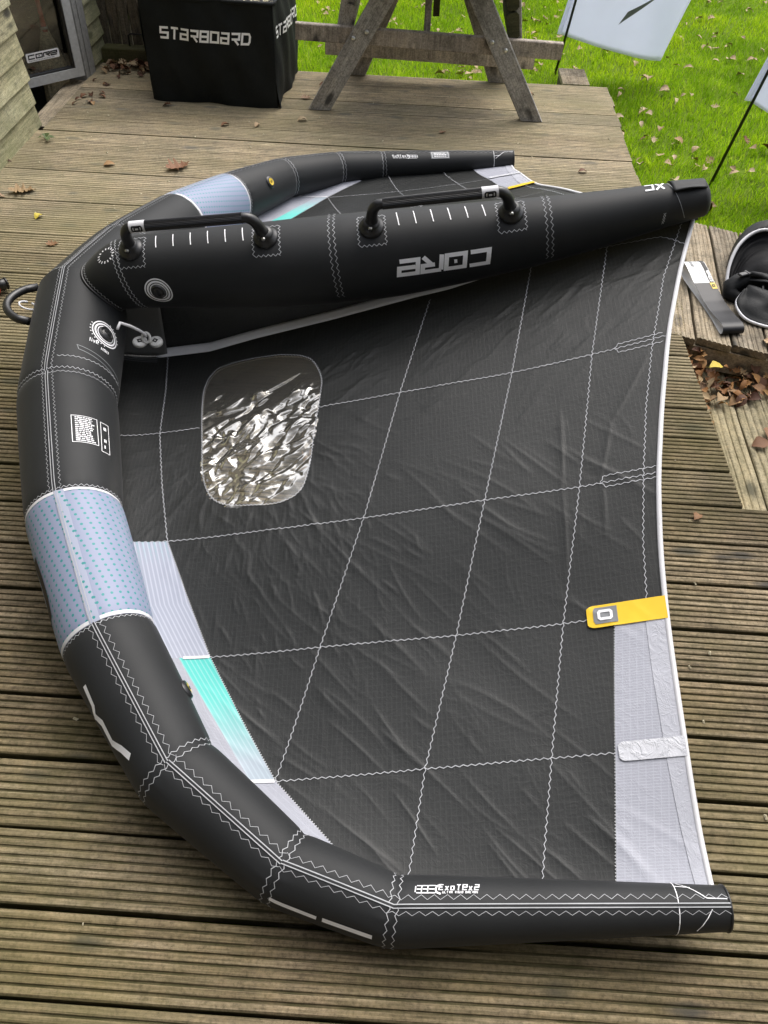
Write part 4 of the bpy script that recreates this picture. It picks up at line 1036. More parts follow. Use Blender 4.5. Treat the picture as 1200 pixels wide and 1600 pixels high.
def stroker(Zc, hs_=.48, ws_=.80):
    def stroke(t, s, ang, L, h, w_, bend):
        w_ = w_*ws_; n_ = max(4, int(L/.012)); u = np.linspace(-1, 1, n_+1); aa = ang+bend*u
        dt_ = np.cos(aa)*L/n_; ds_ = np.sin(aa)*L/n_; pt = t+np.cumsum(dt_)-dt_.sum()/2; ps = s+np.cumsum(ds_)-ds_.sum()/2
        m_ = w_*5; i0 = int((pt.min()-m_-CT0)/CRES); i1 = int((pt.max()+m_-CT0)/CRES)+1; j0 = int((ps.min()-m_-CS0)/CRES); j1 = int((ps.max()+m_-CS0)/CRES)+1
        i0, j0 = max(i0,0), max(j0,0); i1, j1 = min(i1,CNT), min(j1,CNS)
        if i1-i0 < 2 or j1-j0 < 2: return
        X, Y = np.meshgrid(CT0+CRES*np.arange(i0,i1), CS0+CRES*np.arange(j0,j1)); best = np.full(X.shape, 9.); sg = np.zeros(X.shape); uu = np.zeros(X.shape)
        for k in range(n_):
            ax, ay, bx_, by_ = pt[k], ps[k], pt[k+1], ps[k+1]; dx, dy = bx_-ax, by_-ay; l2 = dx*dx+dy*dy; q = np.clip(((X-ax)*dx+(Y-ay)*dy)/l2, 0, 1)
            d = np.hypot(X-ax-q*dx, Y-ay-q*dy); c_ = d < best; best = np.where(c_, d, best); sg = np.where(c_, np.sign((X-ax)*dy-(Y-ay)*dx), sg); uu = np.where(c_, (k+q)/n_, uu)
        tap = np.clip(np.sin(np.pi*uu), 0, 1)**.7
        wv = np.where(sg > 0, w_*.55, w_*1.7)
        Zc[j0:j1, i0:i1] += hs_*h*tap*np.exp(-best/wv)
    return stroke
def crease_field(seed):
    """height map of single creases: each a bent stroke with a sharp crest, steep on one side"""
    R_ = np.random.RandomState(seed); Zc = np.zeros((CNS, CNT)); stroke = stroker(Zc); U = R_.uniform
    for k in range(340):                       # gathers radiating from the window
        th = U(-math.pi, math.pi); r = .19+abs(R_.normal(0,.10)); t = -.285+r*math.cos(th); s_ = .40+r*1.45*math.sin(th)
        if s_ < .03 or t < -.72: continue
        stroke(t, s_, math.atan2(math.sin(th)*1.45, math.cos(th))+R_.normal(0,.22), U(.03,.13), U(.0008,.0026), U(.004,.007), R_.normal(0,.18))
    for k in range(150):                       # tension folds running out to the tip
        t = U(-.35,.62); s_ = U(.60,1.55)
        stroke(t, s_, math.atan2(.70,.71)+R_.normal(0,.13), U(.06,.36)*U(.5,1), U(.0008,.0030), U(.005,.010), R_.normal(0,.10))
    for k in range(260):                       # pulls beside the strut
        t = U(-.15,.85); s_ = abs(R_.normal(.05,.22))
        stroke(t, s_, math.atan2(-.53,.85)+R_.normal(0,.22), U(.05,.26)*U(.5,1), U(.0007,.0028), U(.004,.009), R_.normal(0,.15))
    for k in range(120):                       # short hard crinkles between the window and the printed strip
        t = R_.normal(-.16,.14); s_ = R_.normal(.90,.16)
        stroke(t, s_, 1.25+R_.normal(0,.30), U(.02,.09), U(.0010,.0026), U(.0035,.0055), R_.normal(0,.35))
    for k in range(260):                       # the rest: faint handling creases any way round
        stroke(U(-.6,.75), U(.05,1.6), U(0,3.14), U(.03,.14), U(.0003,.0012), U(.0035,.006), R_.normal(0,.4))
    for P in ([(.719,.41),(.604,.592)], [(.604,.592),(.566,.723),(.56,.86)], [(.493,.525),(.476,.738),(.467,.949)]):
        for p0, p1 in zip(P[:-1], P[1:]):
            d = np.subtract(p1, p0); stroke((p0[0]+p1[0])/2, (p0[1]+p1[1])/2, math.atan2(d[1], d[0]), np.hypot(*d)*1.12, .0040, .0062, .05)
    return Zc
def crinkle_field(seed):
    R_ = np.random.RandomState(seed); Zc = np.zeros((CNS, CNT)); stroke = stroker(Zc, 1.0, .90); U = R_.uniform
    for k in range(300):                       # stiff film: long flat facets between sharp kinks, fewer towards the strut
        t = U(-.48,-.10); s_ = .68-abs(R_.normal(0,.27))
        if s_ < .10 or U(0,1) > .34+1.1*(s_-.14)/.4: continue
        if U(0,1) < .68: stroke(t, s_, math.atan2(-.60,.80)+R_.normal(0,.28), U(.03,.13), U(.0012,.0038)*(1 if U(0,1) < .6 else -1), U(.006,.014), R_.normal(0,.25))
        else: stroke(t, s_, U(0,3.14), U(.03,.09), U(.0012,.0034)*(1 if U(0,1) < .5 else -1), U(.005,.010), R_.normal(0,.35))
    return Zc
KF = {-1: crinkle_field(21), 1: crinkle_field(22)}
CF = {-1: crease_field(3), 1: crease_field(8)}
def WR(t, s, sd):
    """folds of the loose cloth (s >= 0)"""
    t = np.asarray(t, float); s = np.asarray(s, float); o_ = 0 if sd < 0 else 17.3
    q = t*.72-s*.70; p_ = t*.70+s*.72; tip = np.clip((s-.55)/.4, 0, 1)
    z = .0022*vnoise(t*3.5+o_, s*3.5, 3)*(1-.5*tip)+tip*.0018*vnoise(q*8.5+o_, p_*1.1, 5)
    nst = np.exp(-s/.28)*np.clip((t+.15)/.3, 0, 1); z += nst*.0026*vnoise((t*.53+s*.85)*9+o_, (t*.85-s*.53)*1.3, 13)
    x = np.clip((t-CT0)/CRES, 0, CNT-1.001); y = np.clip((s-CS0)/CRES, 0, CNS-1.001); i = x.astype(int); j = y.astype(int); a_ = x-i; b_ = y-j; Z = CF[sd]
    return z+(Z[j,i]*(1-a_)+Z[j,i+1]*a_)*(1-b_)+(Z[j+1,i]*(1-a_)+Z[j+1,i+1]*a_)*b_
TEP = [(.899,0),(.836,.165),(.771,.37),(.721,.586),(.687,.765),(.671,.925),(.664,1.064),(.658,1.263),(.657,1.416),(.661,1.575),(.663,1.70)]
_tes = np.linspace(0,1.7,171); _tet = _blur(np.interp(_tes,[p[1] for p in TEP],[p[0] for p in TEP]), 6)
LEI = [(0,-.78),(.171,-.775),(.428,-.735),(.613,-.69),(.772,-.64),(.962,-.57),(1.13,-.49),(1.266,-.41),(1.363,-.33),(1.458,-.24),(1.53,-.13),(1.585,.0),(1.61,.06)]
def t_te(s): return np.interp(s, _tes, _tet)
def t_le(s): return np.interp(s, [p[0] for p in LEI], [p[1] for p in LEI])
def canopy_z(t, s, sd): return H(t, s)+WR(t, np.abs(s), sd)
SMAX = 1.608
def fast_mesh(name, V, F4, mat, parent, uv):
    me = bpy.data.meshes.new(name); me.vertices.add(len(V)); me.vertices.foreach_set('co', np.asarray(V, np.float32).ravel())
    n4 = len(F4); me.loops.add(n4*4); me.polygons.add(n4); me.loops.foreach_set('vertex_index', np.asarray(F4, np.int32).ravel())
    me.polygons.foreach_set('loop_start', np.arange(0, n4*4, 4, dtype=np.int32)); me.polygons.foreach_set('use_smooth', np.ones(n4, bool))
    ul = me.uv_layers.new(name='UVMap'); ul.data.foreach_set('uv', np.asarray(uv, np.float32)[np.asarray(F4).ravel()].ravel())
    me.materials.append(mat); me.update(calc_edges=True); me.validate()
    o = bpy.data.objects.new(name, me); COL.objects.link(o); o.parent = parent; return o
for sd in (-1, 1):
    NS = NT = 400 if sd < 0 else 220
    S_ = np.linspace(0, SMAX, NS+1)[:,None]*np.ones((1,NT+1)); u = np.linspace(0,1,NT+1)[None,:]*np.ones((NS+1,1))
    T_ = t_le(S_)+(t_te(S_)-t_le(S_))*u
    ins = in_poly(WINA, T_, S_)
    # pull lattice points next to the window onto its outline
    flat = np.stack([T_.ravel(), S_.ravel()], 1); fi = ins.ravel().copy()
    quad = np.array([(a*(NT+1)+b_, (a+1)*(NT+1)+b_, (a+1)*(NT+1)+b_+1, a*(NT+1)+b_+1) for a in range(NS) for b_ in range(NT)])
    allin = fi[quad].all(1); keep = ~allin; used = np.unique(quad[keep]); mv = used[fi[used]]
    dense = np.concatenate([WINA+(np.roll(WINA,-1,0)-WINA)*k/6 for k in range(6)])
    for v in mv: flat[v] = dense[np.argmin(((dense-flat[v])**2).sum(1))]
    Z = canopy_z(flat[:,0], flat[:,1], sd)
    V = np.stack([flat[:,0], flat[:,1]*sd, Z], 1); q = quad[keep]
    if sd > 0: q = q
    else: q = q[:, ::-1]
    remap = -np.ones(len(V), int); remap[used] = np.arange(len(used))
    q = remap[q][:, ::-1]; V = V[used]
    fast_mesh('canopy_panel', V, q, MAT['canopy cloth'], wing, V[:, :2])
    # window film with its own crinkles
    nx, ny = 130, 200; tx = np.linspace(-.475,-.10,nx+1); sy = np.linspace(.105,.68,ny+1); TT, SS = np.meshgrid(tx, sy); ctr = np.array([-.285,.40]); grow = ctr+(WINA-ctr)*1.02
    ok = in_poly(grow, TT, SS); qd = np.array([(a*(nx+1)+b_, a*(nx+1)+b_+1, (a+1)*(nx+1)+b_+1, (a+1)*(nx+1)+b_) for a in range(ny) for b_ in range(nx)])
    kp = ok.ravel()[qd].any(1); tt, ss = TT.ravel(), SS.ravel(); o_ = 0 if sd < 0 else 9
    xi = (tt-CT0)/CRES; yi = (ss-CS0)/CRES; ii = xi.astype(int); jj = yi.astype(int); fa = xi-ii; fb = yi-jj; K_ = KF[sd]; cr = (K_[jj,ii]*(1-fa)+K_[jj,ii+1]*fa)*(1-fb)+(K_[jj+1,ii]*(1-fa)+K_[jj+1,ii+1]*fa)*fb
    zz = H(tt, ss)+WR(tt, ss, sd)*.5-.0015+cr*np.clip(1.15-np.hypot((tt-ctr[0])/.18, (ss-ctr[1])/.29)**6, 0, 1)
    V = np.stack([tt, ss*sd, zz], 1); us = np.unique(qd[kp]); rm = -np.ones(len(V), int); rm[us] = np.arange(len(us))
    fast_mesh('window', V[us], rm[qd[kp]], MAT['window film'], wing, V[us][:, :2])
def kmap(P, sd):
    """a metres along the polyline P of (t, |s|), b metres to its left, off above the cloth"""
    P = np.array(P, float); d = np.linalg.norm(np.diff(P, axis=0), axis=1); cs = np.concatenate([[0], np.cumsum(d)])
    def f(a, b, off):
        i = min(max(int(np.searchsorted(cs, a)-1), 0), len(d)-1); u_ = (a-cs[i])/d[i]; p = P[i]+(P[i+1]-P[i])*u_; n_ = np.array([-(P[i+1]-P[i])[1], (P[i+1]-P[i])[0]])/d[i]; q = p+n_*b
        return (q[0], q[1]*sd, float(canopy_z(q[0], q[1], sd))+off)
    return f, float(cs[-1])
LINES = {'L1a': [(-.73,.386),(-.45,.372)], 'L1b': [(-.118,.374),(.1,.379),(.389,.381),(.648,.380),(.768,.378)], 'L2': [(-.60,.750),(-.481,.747),(-.258,.743),(-.004,.743),(.297,.743),(.514,.747),(.688,.747)],
 'L3': [(-.339,1.055),(-.086,1.051),(.219,1.052),(.45,1.053),(.50,1.053)], 'L4': [(-.166,1.346),(.142,1.336),(.396,1.332),(.525,1.331)],
 'M1': [(-.597,.03),(-.575,.2),(-.56,.383),(-.525,.56),(-.481,.749)], 'M2': [(.19,.05),(.1,.379),(.011,.735),(-.086,1.051),(-.166,1.346)], 'M3': [(.471,.02),(.389,.381),(.297,.743),(.219,1.052),(.142,1.336),(.1,1.56)],
 'M4': [(.672,.02),(.586,.381),(.514,.747),(.45,1.053),(.396,1.332),(.351,1.57)], 'M5': [(.865,.005),(.79,.18),(.724,.406),(.686,.57),(.656,.739),(.635,.90),(.626,1.03)],
 'top': [(.50,.012),(.677,.018),(.805,.034),(.831,.052),(.867,.09)], 'h1': [(.755,.366),(.649,.368),(.640,.380),(.649,.394),(.752,.394)], 'h2': [(.690,.731),(.570,.731),(.560,.745),(.570,.758),(.686,.758)]}
def thread(P, sd, period=.016, amp=.0021, width=.0013, nm='zigzag_stitching', mat='canopy thread'):
    f, L = kmap(P, sd); n_ = int(L/(period/2)); Q = [(L*k/n_, amp if k % 2 else -amp) for k in range(n_+1)]
    mb = MB(); 
    for V, F in stroke_mesh([Q], width/2, .004):
        A_ = np.array([v for v in V]); pts = np.array([f(v[0], v[1], 0)[:2] for v in V]); z = canopy_z(pts[:,0], np.abs(pts[:,1]), sd)+.0024
        mb.add(np.column_stack([pts, z]), F)
    return mb.build(nm, MAT[mat], wing)
_kf = kmap
def kmap_fast(P, sd):
    P = np.array(P, float); d = np.linalg.norm(np.diff(P, axis=0), axis=1); cs = np.concatenate([[0], np.cumsum(d)])
    def f(a, b, off):
        i = min(max(int(np.searchsorted(cs, a)-1), 0), len(d)-1); u_ = (a-cs[i])/d[i]; p = P[i]+(P[i+1]-P[i])*u_; n_ = np.array([-(P[i+1]-P[i])[1], (P[i+1]-P[i])[0]])/d[i]; q = p+n_*b
        return (q[0], q[1]*sd, 0)
    return f, float(cs[-1])
kmap = kmap_fast
def drape(P_left, P_right, sd, nm, mat, off=.0034, nu=60, nv=10, fine=True):
    """cloth strip between two polylines, lying on the canopy; uv = (0..1 along, metres across)"""
    def resample(P, n_):
        P = np.array(P, float); d = np.concatenate([[0], np.cumsum(np.linalg.norm(np.diff(P, axis=0), axis=1))]); x = np.linspace(0, d[-1], n_+1); return np.column_stack([np.interp(x, d, P[:,0]), np.interp(x, d, P[:,1])])
    A = resample(P_left, nu); B_ = resample(P_right, nu); v = np.linspace(0,1,nv+1)
    G = A[:,None,:]*(1-v)[None,:,None]+B_[:,None,:]*v[None,:,None]; t = G[...,0].ravel(); s = G[...,1].ravel(); z = canopy_z(t, s, sd)+off
    wdt = np.linalg.norm(B_-A, axis=1)[:,None]*v[None,:]; uv = np.column_stack([np.repeat(np.linspace(0,1,nu+1), nv+1), wdt.ravel()])
    q = np.array([(a*(nv+1)+b_, (a+1)*(nv+1)+b_, (a+1)*(nv+1)+b_+1, a*(nv+1)+b_+1) for a in range(nu) for b_ in range(nv)])
    return fast_mesh(nm, np.column_stack([t, s*sd, z]), q, MAT[mat], wing, uv)
for sd in (-1, 1):
    for k, P in LINES.items():
        if sd > 0 and k in ('h1','h2','top'): continue
        thread(P, sd, amp=.0019 if k[0] in 'LM' else .0016)
    # window seam: dark tape and a fine line of thread
    f, L = kmap(np.vstack([WINA, WINA[:1]]), sd)
    thread(np.vstack([WINA, WINA[:1]]), sd, .010, .0020, .0013)
    # printed strip behind the leading edge
    R1 = [(-.481,.749),(-.416,.893),(-.339,1.055)]; Lf1 = [(-.66,.749),(-.60,.93),(-.52,1.06)]
    drape(Lf1, R1, sd, 'printed_strip', 'strip dots', nu=70, nv=36)
    drape([(-.52,1.06),(-.46,1.20),(-.34,1.36)], [(-.409,1.057),(-.372,1.113),(-.216,1.347)], sd, 'printed_strip', 'white sail', nu=50, nv=10)
    o = drape([(-.409,1.057),(-.372,1.113),(-.216,1.347)], [(-.339,1.055),(-.249,1.211),(-.166,1.346)], sd, 'printed_strip', 'teal fade', nu=60, nv=14); o['label'] = 'teal strip fading to white beside the tube'
    drape([(-.34,1.36),(-.22,1.50),(-.14,1.57)], [(-.166,1.346),(-.10,1.418),(-.020,1.505)], sd, 'printed_strip', 'white sail', nu=40, nv=14)
    thread([(-.481,.749),(-.416,.893),(-.339,1.055),(-.249,1.211),(-.166,1.346),(-.025,1.50)], sd, .006, .0022, .0012, mat='grey tape')
    drape([(-.52,1.053),(-.44,1.053)], [(-.52,1.061),(-.44,1.061)], sd, 'strip_seam', 'white tape', .0048, 8, 2); drape([(-.40,1.053),(-.339,1.052)], [(-.40,1.060),(-.339,1.059)], sd, 'strip_seam', 'white tape', .0048, 8, 2)
    drape([(-.30,1.343),(-.168,1.342)], [(-.30,1.350),(-.166,1.350)], sd, 'strip_seam', 'white tape', .0048, 10, 2)
    # white panel and hem by the trailing edge
    Sx = np.linspace(1.066, 1.585, 20); te_ = [(float(t_te(s))-.004, s) for s in Sx]
    wl = [(float(np.interp(s,[1.066,1.236,1.418,1.585],[.556,.533,.510,.486])), s) for s in Sx]; hm = [(float(np.interp(s,[1.066,1.193,1.344,1.459,1.585],[.617,.614,.615,.621,.630])), s) for s in Sx]
    drape(wl, hm, sd, 'white_panel', 'white sail', .0030, 90, 26); drape(hm, te_, sd, 'white_hem', 'hem sail', .0042, 90, 12)
    thread(wl, sd, .006, .002, .0012, mat='grey tape')
    # dark hem beyond the last seam
    # trailing edge tape
    Sx = np.linspace(.0, 1.60, 90); mb = MB(); V = []
    for s in Sx:
        t0 = float(t_te(s))
        for dt_, dz in ((-.0085,.0055),(-.001,.0055),(.003,.0015),(.003,-.002),(-.0085,-.002)):
            V.append((t0+dt_, s*sd, float(canopy_z(t0+dt_, s, sd))+dz))
    mb.add(V, [(a*5+k, (a+1)*5+k, (a+1)*5+(k+1)%5, a*5+(k+1)%5) for a in range(len(Sx)-1) for k in range(5)]); mb.build('trailing_edge_tape', MAT['white tape'], wing, True)
    # batten pockets: yellow tab with emblem, white tab
    def tab(t0, t1, s0, s1, nm, mat, off, skew=0.0):
        P = rrect(1, 1, .12, 3); 
        n_ = 26; m_ = 8
        L_ = [(t0+(t1-t0)*k/n_, s0+(s1-s0)*0+skew*k/n_) for k in range(n_+1)]; R2 = [(t0+(t1-t0)*k/n_, s1+skew*k/n_) for k in range(n_+1)]
        # rounded inner end
        for j, (kx) in enumerate((.0070,.0022)):
            L_[j] = (L_[j][0], L_[j][1]+kx); R2[j] = (R2[j][0], R2[j][1]-kx)
        return drape(L_, R2, sd, nm, mat, off, 40, m_)
    tab(.499, float(t_te(1.05))-.003, 1.026, 1.074, 'yellow_tab', 'yellow tape', .0062)
    f, L = kmap([(.512,1.050),(.60,1.050)], sd)
    mb = MB()
    tab(.512, .562, 1.032, 1.067, 'tab_badge', 'print grey', .0074)
    P = [(.526,1.041),(.546,1.041),(.549,1.044),(.549,1.055),(.546,1.058),(.526,1.058),(.523,1.055),(.523,1.044),(.526,1.041)]
    for V, F in stroke_mesh([P], .0028, .006):
        pts = np.array(V); mb.add(np.column_stack([pts[:,0], pts[:,1]*sd, canopy_z(pts[:,0], pts[:,1], sd)+.0088]), F)
    mb.build('emblem', MAT['print white'], wing)
    thread([(.650,1.030),(.503,1.030),(.503,1.070),(.650,1.070)], sd, .007, .0012, .0009, mat='yellow tape')
    tab(.526, float(t_te(1.33))-.003, 1.313, 1.350, 'white_tab', 'batten tape', .0066)
# ---- web between strut and canopy
def strut_bottom(t_): return float(np.interp(t_,_ts,_zs)-np.interp(t_,_ts,_rs)*.97)
b = MB()
def web(u, v):
    t_ = -.612+1.52*u; z0 = float(canopy_z(t_, 0., -1))-.001; z1 = max(strut_bottom(t_)+.012, z0+.002)
    return (t_, -.002+.004*math.sin(t_*9+v*3)*math.sin(math.pi*v), z0+(z1-z0)*v)
b.grid(web, 60, 10, uv=True); solid(b.build('web_panel', MAT['web cloth'], wing, True), .0015)
b = MB()
def webtape(u, v):
    t_ = -.632+1.02*u; z0 = float(np.interp(t_, [p[0] for p in ROWS[0][1]], [p[1] for p in ROWS[0][1]])); wk_ = min(1, max(.12, (.40-t_)/.16)); return (t_, -.008-.026*(1-v)*wk_, z0+.001+.015*v*wk_)
b.grid(webtape, 50, 3); solid(b.build('web_tape', MAT['print white'], wing, True), .001)
b = MB()
def webfront(u, v):
    t_ = -.765+.166*u; z0 = float(canopy_z(t_, .01, -1))+.002; z1 = strut_bottom(max(t_,-.79))+.01
    return (t_, -.012-.030*(1-v)*(1-.6*u), z0+(z1-z0)*v)
b.grid(webfront, 16, 14); o = solid(b.build('web_front', MAT['gusset cloth'], wing, True), .0015); o['label'] = 'grey gusset in front of the web'
for k in range(3):
    P = [(-.735,.045+.008*k),(-.625,.045+.008*k-.002)]; thread(P, -1, .006, .0016, .0010, mat='print grey')
# valve plugs hanging on their cord
tg = empty('valve_plugs'); tg.parent = wing
b = MB(); b.tube([(-.672,-.205,.365),(-.668,-.185,.372),(-.650,-.165,.350),(-.632,-.148,.325),(-.622,-.140,.310),(-.618,-.138,.298)], .0042, 8); b.build('cord', MAT['white tape'], tg, True)
for (x, y, z, rz) in ((-.640,-.135,.277,.4),(-.596,-.130,.275,-.5)):
    b = MB(); V = []; n_ = 20
    for rr_, h in ((0,.007),(.014,.007),(.0185,.004),(.0185,-.004),(.0,-.006)):
        for k in range(n_):
            q = 2*math.pi*k/n_; V.append((rr_*math.cos(q)*1.15, rr_*math.sin(q), h))
    M = Matrix.Rotation(rz, 3, 'Z') @ Matrix.Rotation(-.25, 3, 'X') @ Matrix.Rotation(.55, 3, 'X'); 
    b.add([M @ Vector(v)+Vector((x,y,z)) for v in V], [(a*n_+k, a*n_+(k+1)%n_, (a+1)*n_+(k+1)%n_, (a+1)*n_+k) for a in range(4) for k in range(n_)]); b.build('plug', MAT['tag plastic'], tg, True)
    b = MB()
    for V2, F in stroke_mesh([[(-.005,-.004),(.005,-.004),(.005,.004),(-.005,.004),(-.005,-.004)]], .0020, .01): b.add([M @ Vector((v[0],v[1],.0076))+Vector((x,y,z)) for v in V2], F)
    b.build('plug_emblem', MAT['print black'], tg)
b = MB(); b.tube([np.array((-.619+.011*math.cos(q), -.138+.004*math.sin(q), .294+.014*math.sin(q))) for q in np.linspace(0,6.283,17)[:-1]], .004, 8, closed=True); b.build('plug_ring', MAT['tag plastic'], tg, True)
# ================================================================ BAG, PAPER BAND, HOSE
bag = tag(empty('backpack', (1.448, 2.955, 0)), 'black backpack with white piping lying open on the small platform at right', 'bag')
def nz(x, y, s=1): return float(vnoise(np.array(x), np.array(y), s))
def loft(P0, P1, bulge, nrm, nu=28, nv=12, amp=.008, seed=40, close=False):
    P0 = np.array(P0, float); P1 = np.array(P1, float)
    def rs(P, n_):
        # smooth spline through the points
        Q = []; m_ = len(P)
        for i in range(m_-1):
            a = P[max(i-1,0)]; b_ = P[i]; c_ = P[i+1]; d_ = P[min(i+2,m_-1)]
            for k in range(8):
                u = k/8; Q.append(.5*((2*b_)+(-a+c_)*u+(2*a-5*b_+4*c_-d_)*u*u+(-a+3*b_-3*c_+d_)*u**3))
        Q.append(P[-1]); Q = np.array(Q); d = np.concatenate([[0], np.cumsum(np.linalg.norm(np.diff(Q, axis=0), axis=1))]); x = np.linspace(0, d[-1], n_+1)
        return np.column_stack([np.interp(x, d, Q[:,j]) for j in range(3)])
    A = rs(P0, nu); B_ = rs(P1, nu); nrm = np.array(nrm, float)
    def f(u, v):
        i = min(int(round(u*nu)), nu); p = A[i]*(1-v)+B_[i]*v
        w_ = 4*v*(1-v); return p+nrm*(bulge*w_+amp*w_**.5*(nz(u*3.2, v*2.2, seed)+.45*nz(u*7, v*5, seed+1)))
    b = MB(); b.grid(f, nu, nv); return b, A, B_
# mouth of the bag: a rim standing up, shell behind it, dark lining within   (world coordinates minus the bag's base)
W0 = np.array((1.42, 2.95, 0))
rimw = [(1.212,2.93,.010),(1.222,2.995,.060),(1.252,3.055,.112),(1.300,3.095,.146),(1.352,3.10,.168),(1.41,3.085,.160),(1.47,3.03,.150),(1.54,2.94,.12),(1.60,2.83,.09),(1.63,2.76,.02)]
backw = [(1.26,3.10,.000),(1.28,3.16,.040),(1.32,3.22,.075),(1.38,3.255,.100),(1.45,3.25,.105),(1.53,3.19,.10),(1.61,3.07,.08),(1.67,2.94,.05),(1.70,2.85,.0)]
rim_ = [np.array(p)-W0 for p in rimw]; back_ = [np.array(p)-W0 for p in backw]
b, A, B_ = loft(rim_, back_, .020, (.1,.35,.9), 40, 16, .026, 40); solid(b.build('shell', MAT['bag fabric'], bag, True), .004)
b2 = MB(); b2.tube(list(A), .0065, 8); b2.build('piping', MAT['white tape'], bag, True)
gnd = [(p[0]*.99, p[1]+.02, max(.004, 0.004)) for p in back_]
b, _, _ = loft(back_, [(p[0]+.01, p[1]+.03, .002) for p in back_], .01, (.3,.6,.2), 30, 4, .004, 44); b.build('back_panel', MAT['bag fabric'], bag, True)
inn0 = [p+np.array((.006,-.004,-.006)) for p in rim_]
low = [np.array(p)-W0 for p in [(1.235,2.915,.012),(1.250,2.965,.040),(1.285,3.015,.078),(1.325,3.045,.104),(1.370,3.045,.118),(1.42,3.025,.115),(1.47,2.975,.105),(1.54,2.89,.080),(1.61,2.77,.02)]]
b, _, _ = loft(inn0, low, -.018, (-.2,-.7,.4), 34, 14, .030, 46); solid(b.build('lining', MAT['bag lining'], bag, True), .003)
pan0 = low; pan1 = [np.array(p)-W0 for p in [(1.235,2.885,.012),(1.26,2.86,.020),(1.30,2.83,.030),(1.345,2.80,.040),(1.39,2.77,.045),(1.44,2.74,.045),(1.49,2.71,.04),(1.54,2.69,.03),(1.60,2.70,.01)]]
b, _, _ = loft(pan0, pan1, .022, (0,-.1,1), 34, 14, .026, 48); solid(b.build('inner_panel', MAT['bag lining'], bag, True), .004)
b = MB(); b.add([np.array(p)-W0 for p in ((1.385,2.962,.092),(1.402,2.966,.096),(1.398,2.958,.084),(1.380,2.955,.080))], [(0,1,2,3)]); b.build('care_label', MAT['white tape'], bag)
# front pocket flap folded forward, piped in white
fr0 = [np.array(p)-W0 for p in [(1.232,2.815,.050),(1.205,2.775,.036),(1.205,2.735,.024),(1.225,2.695,.014),(1.265,2.668,.010),(1.32,2.652,.008),(1.40,2.650,.008),(1.50,2.665,.008)]]
fr1 = [np.array(p)-W0 for p in [(1.262,2.845,.066),(1.268,2.835,.070),(1.280,2.822,.072),(1.30,2.808,.072),(1.33,2.795,.070),(1.37,2.782,.066),(1.43,2.760,.060),(1.52,2.730,.05)]]
b, A, _ = loft(fr0, fr1, .020, (-.2,-.4,.8), 38, 12, .022, 50); solid(b.build('pocket_flap', MAT['bag fabric'], bag, True), .004)
b2 = MB(); b2.tube(list(A), .0055, 8); b2.build('piping', MAT['white tape'], bag, True)
b2 = MB(); b2.tube([np.array(p)-W0 for p in [(1.300,2.820,.080),(1.292,2.792,.078),(1.283,2.760,.060)]], .004, 6); b2.build('pocket_seam', MAT['bag fabric'], bag, True)
b, _, _ = loft([np.array(p)-W0 for p in [(1.225,2.80,.03),(1.24,2.75,.012),(1.30,2.70,.01),(1.42,2.68,.01)]], [np.array(p)-W0 for p in [(1.27,2.84,.05),(1.30,2.80,.04),(1.35,2.78,.04),(1.45,2.74,.03)]], -.015, (0,0,1), 16, 6, .004, 52); b.build('pocket_lining', MAT['bag lining'], bag, True)
# padded shoulder strap and its buckle
b = MB(); P = [np.array(p)-W0 for p in [(1.40,2.84,.06),(1.34,2.87,.075),(1.285,2.885,.070),(1.235,2.885,.058),(1.205,2.872,.040),(1.200,2.850,.025),(1.225,2.835,.018),(1.27,2.83,.020)]]
b.tube(P, [.020,.026,.030,.033,.034,.030,.024,.016], 14); b.build('shoulder_strap', MAT['bag fabric'], bag, True)
b = MB(); b.box(np.array((1.232,2.868,.098))-W0, (.034,.020,.009), Matrix.Rotation(.5,3,'Z'), bev=.003); b.box(np.array((1.250,2.880,.098))-W0, (.010,.030,.010), Matrix.Rotation(.5,3,'Z'), bev=.003); b.build('buckle', MAT['rubber'], bag)
b = MB(); b.tube([np.array(p)-W0 for p in [(1.262,2.872,.098),(1.295,2.862,.100),(1.33,2.845,.092),(1.38,2.81,.075)]], .012, 6); b.build('webbing', MAT['bag fabric'], bag, True)
for P in ([(1.26,2.86,.075),(1.31,2.84,.085),(1.37,2.815,.085),(1.45,2.80,.075)],):
    b = MB(); Q = [np.array(p)-W0 for p in P]; b.add([q+np.array((0,0,.008))+np.array((d_*.35,d_,0)) for q in Q for d_ in (-.013,.013)], [(2*i,2*i+1,2*i+3,2*i+2) for i in range(len(Q)-1)]); solid(b.build('webbing_strap', MAT['bag fabric'], bag, True), .003)
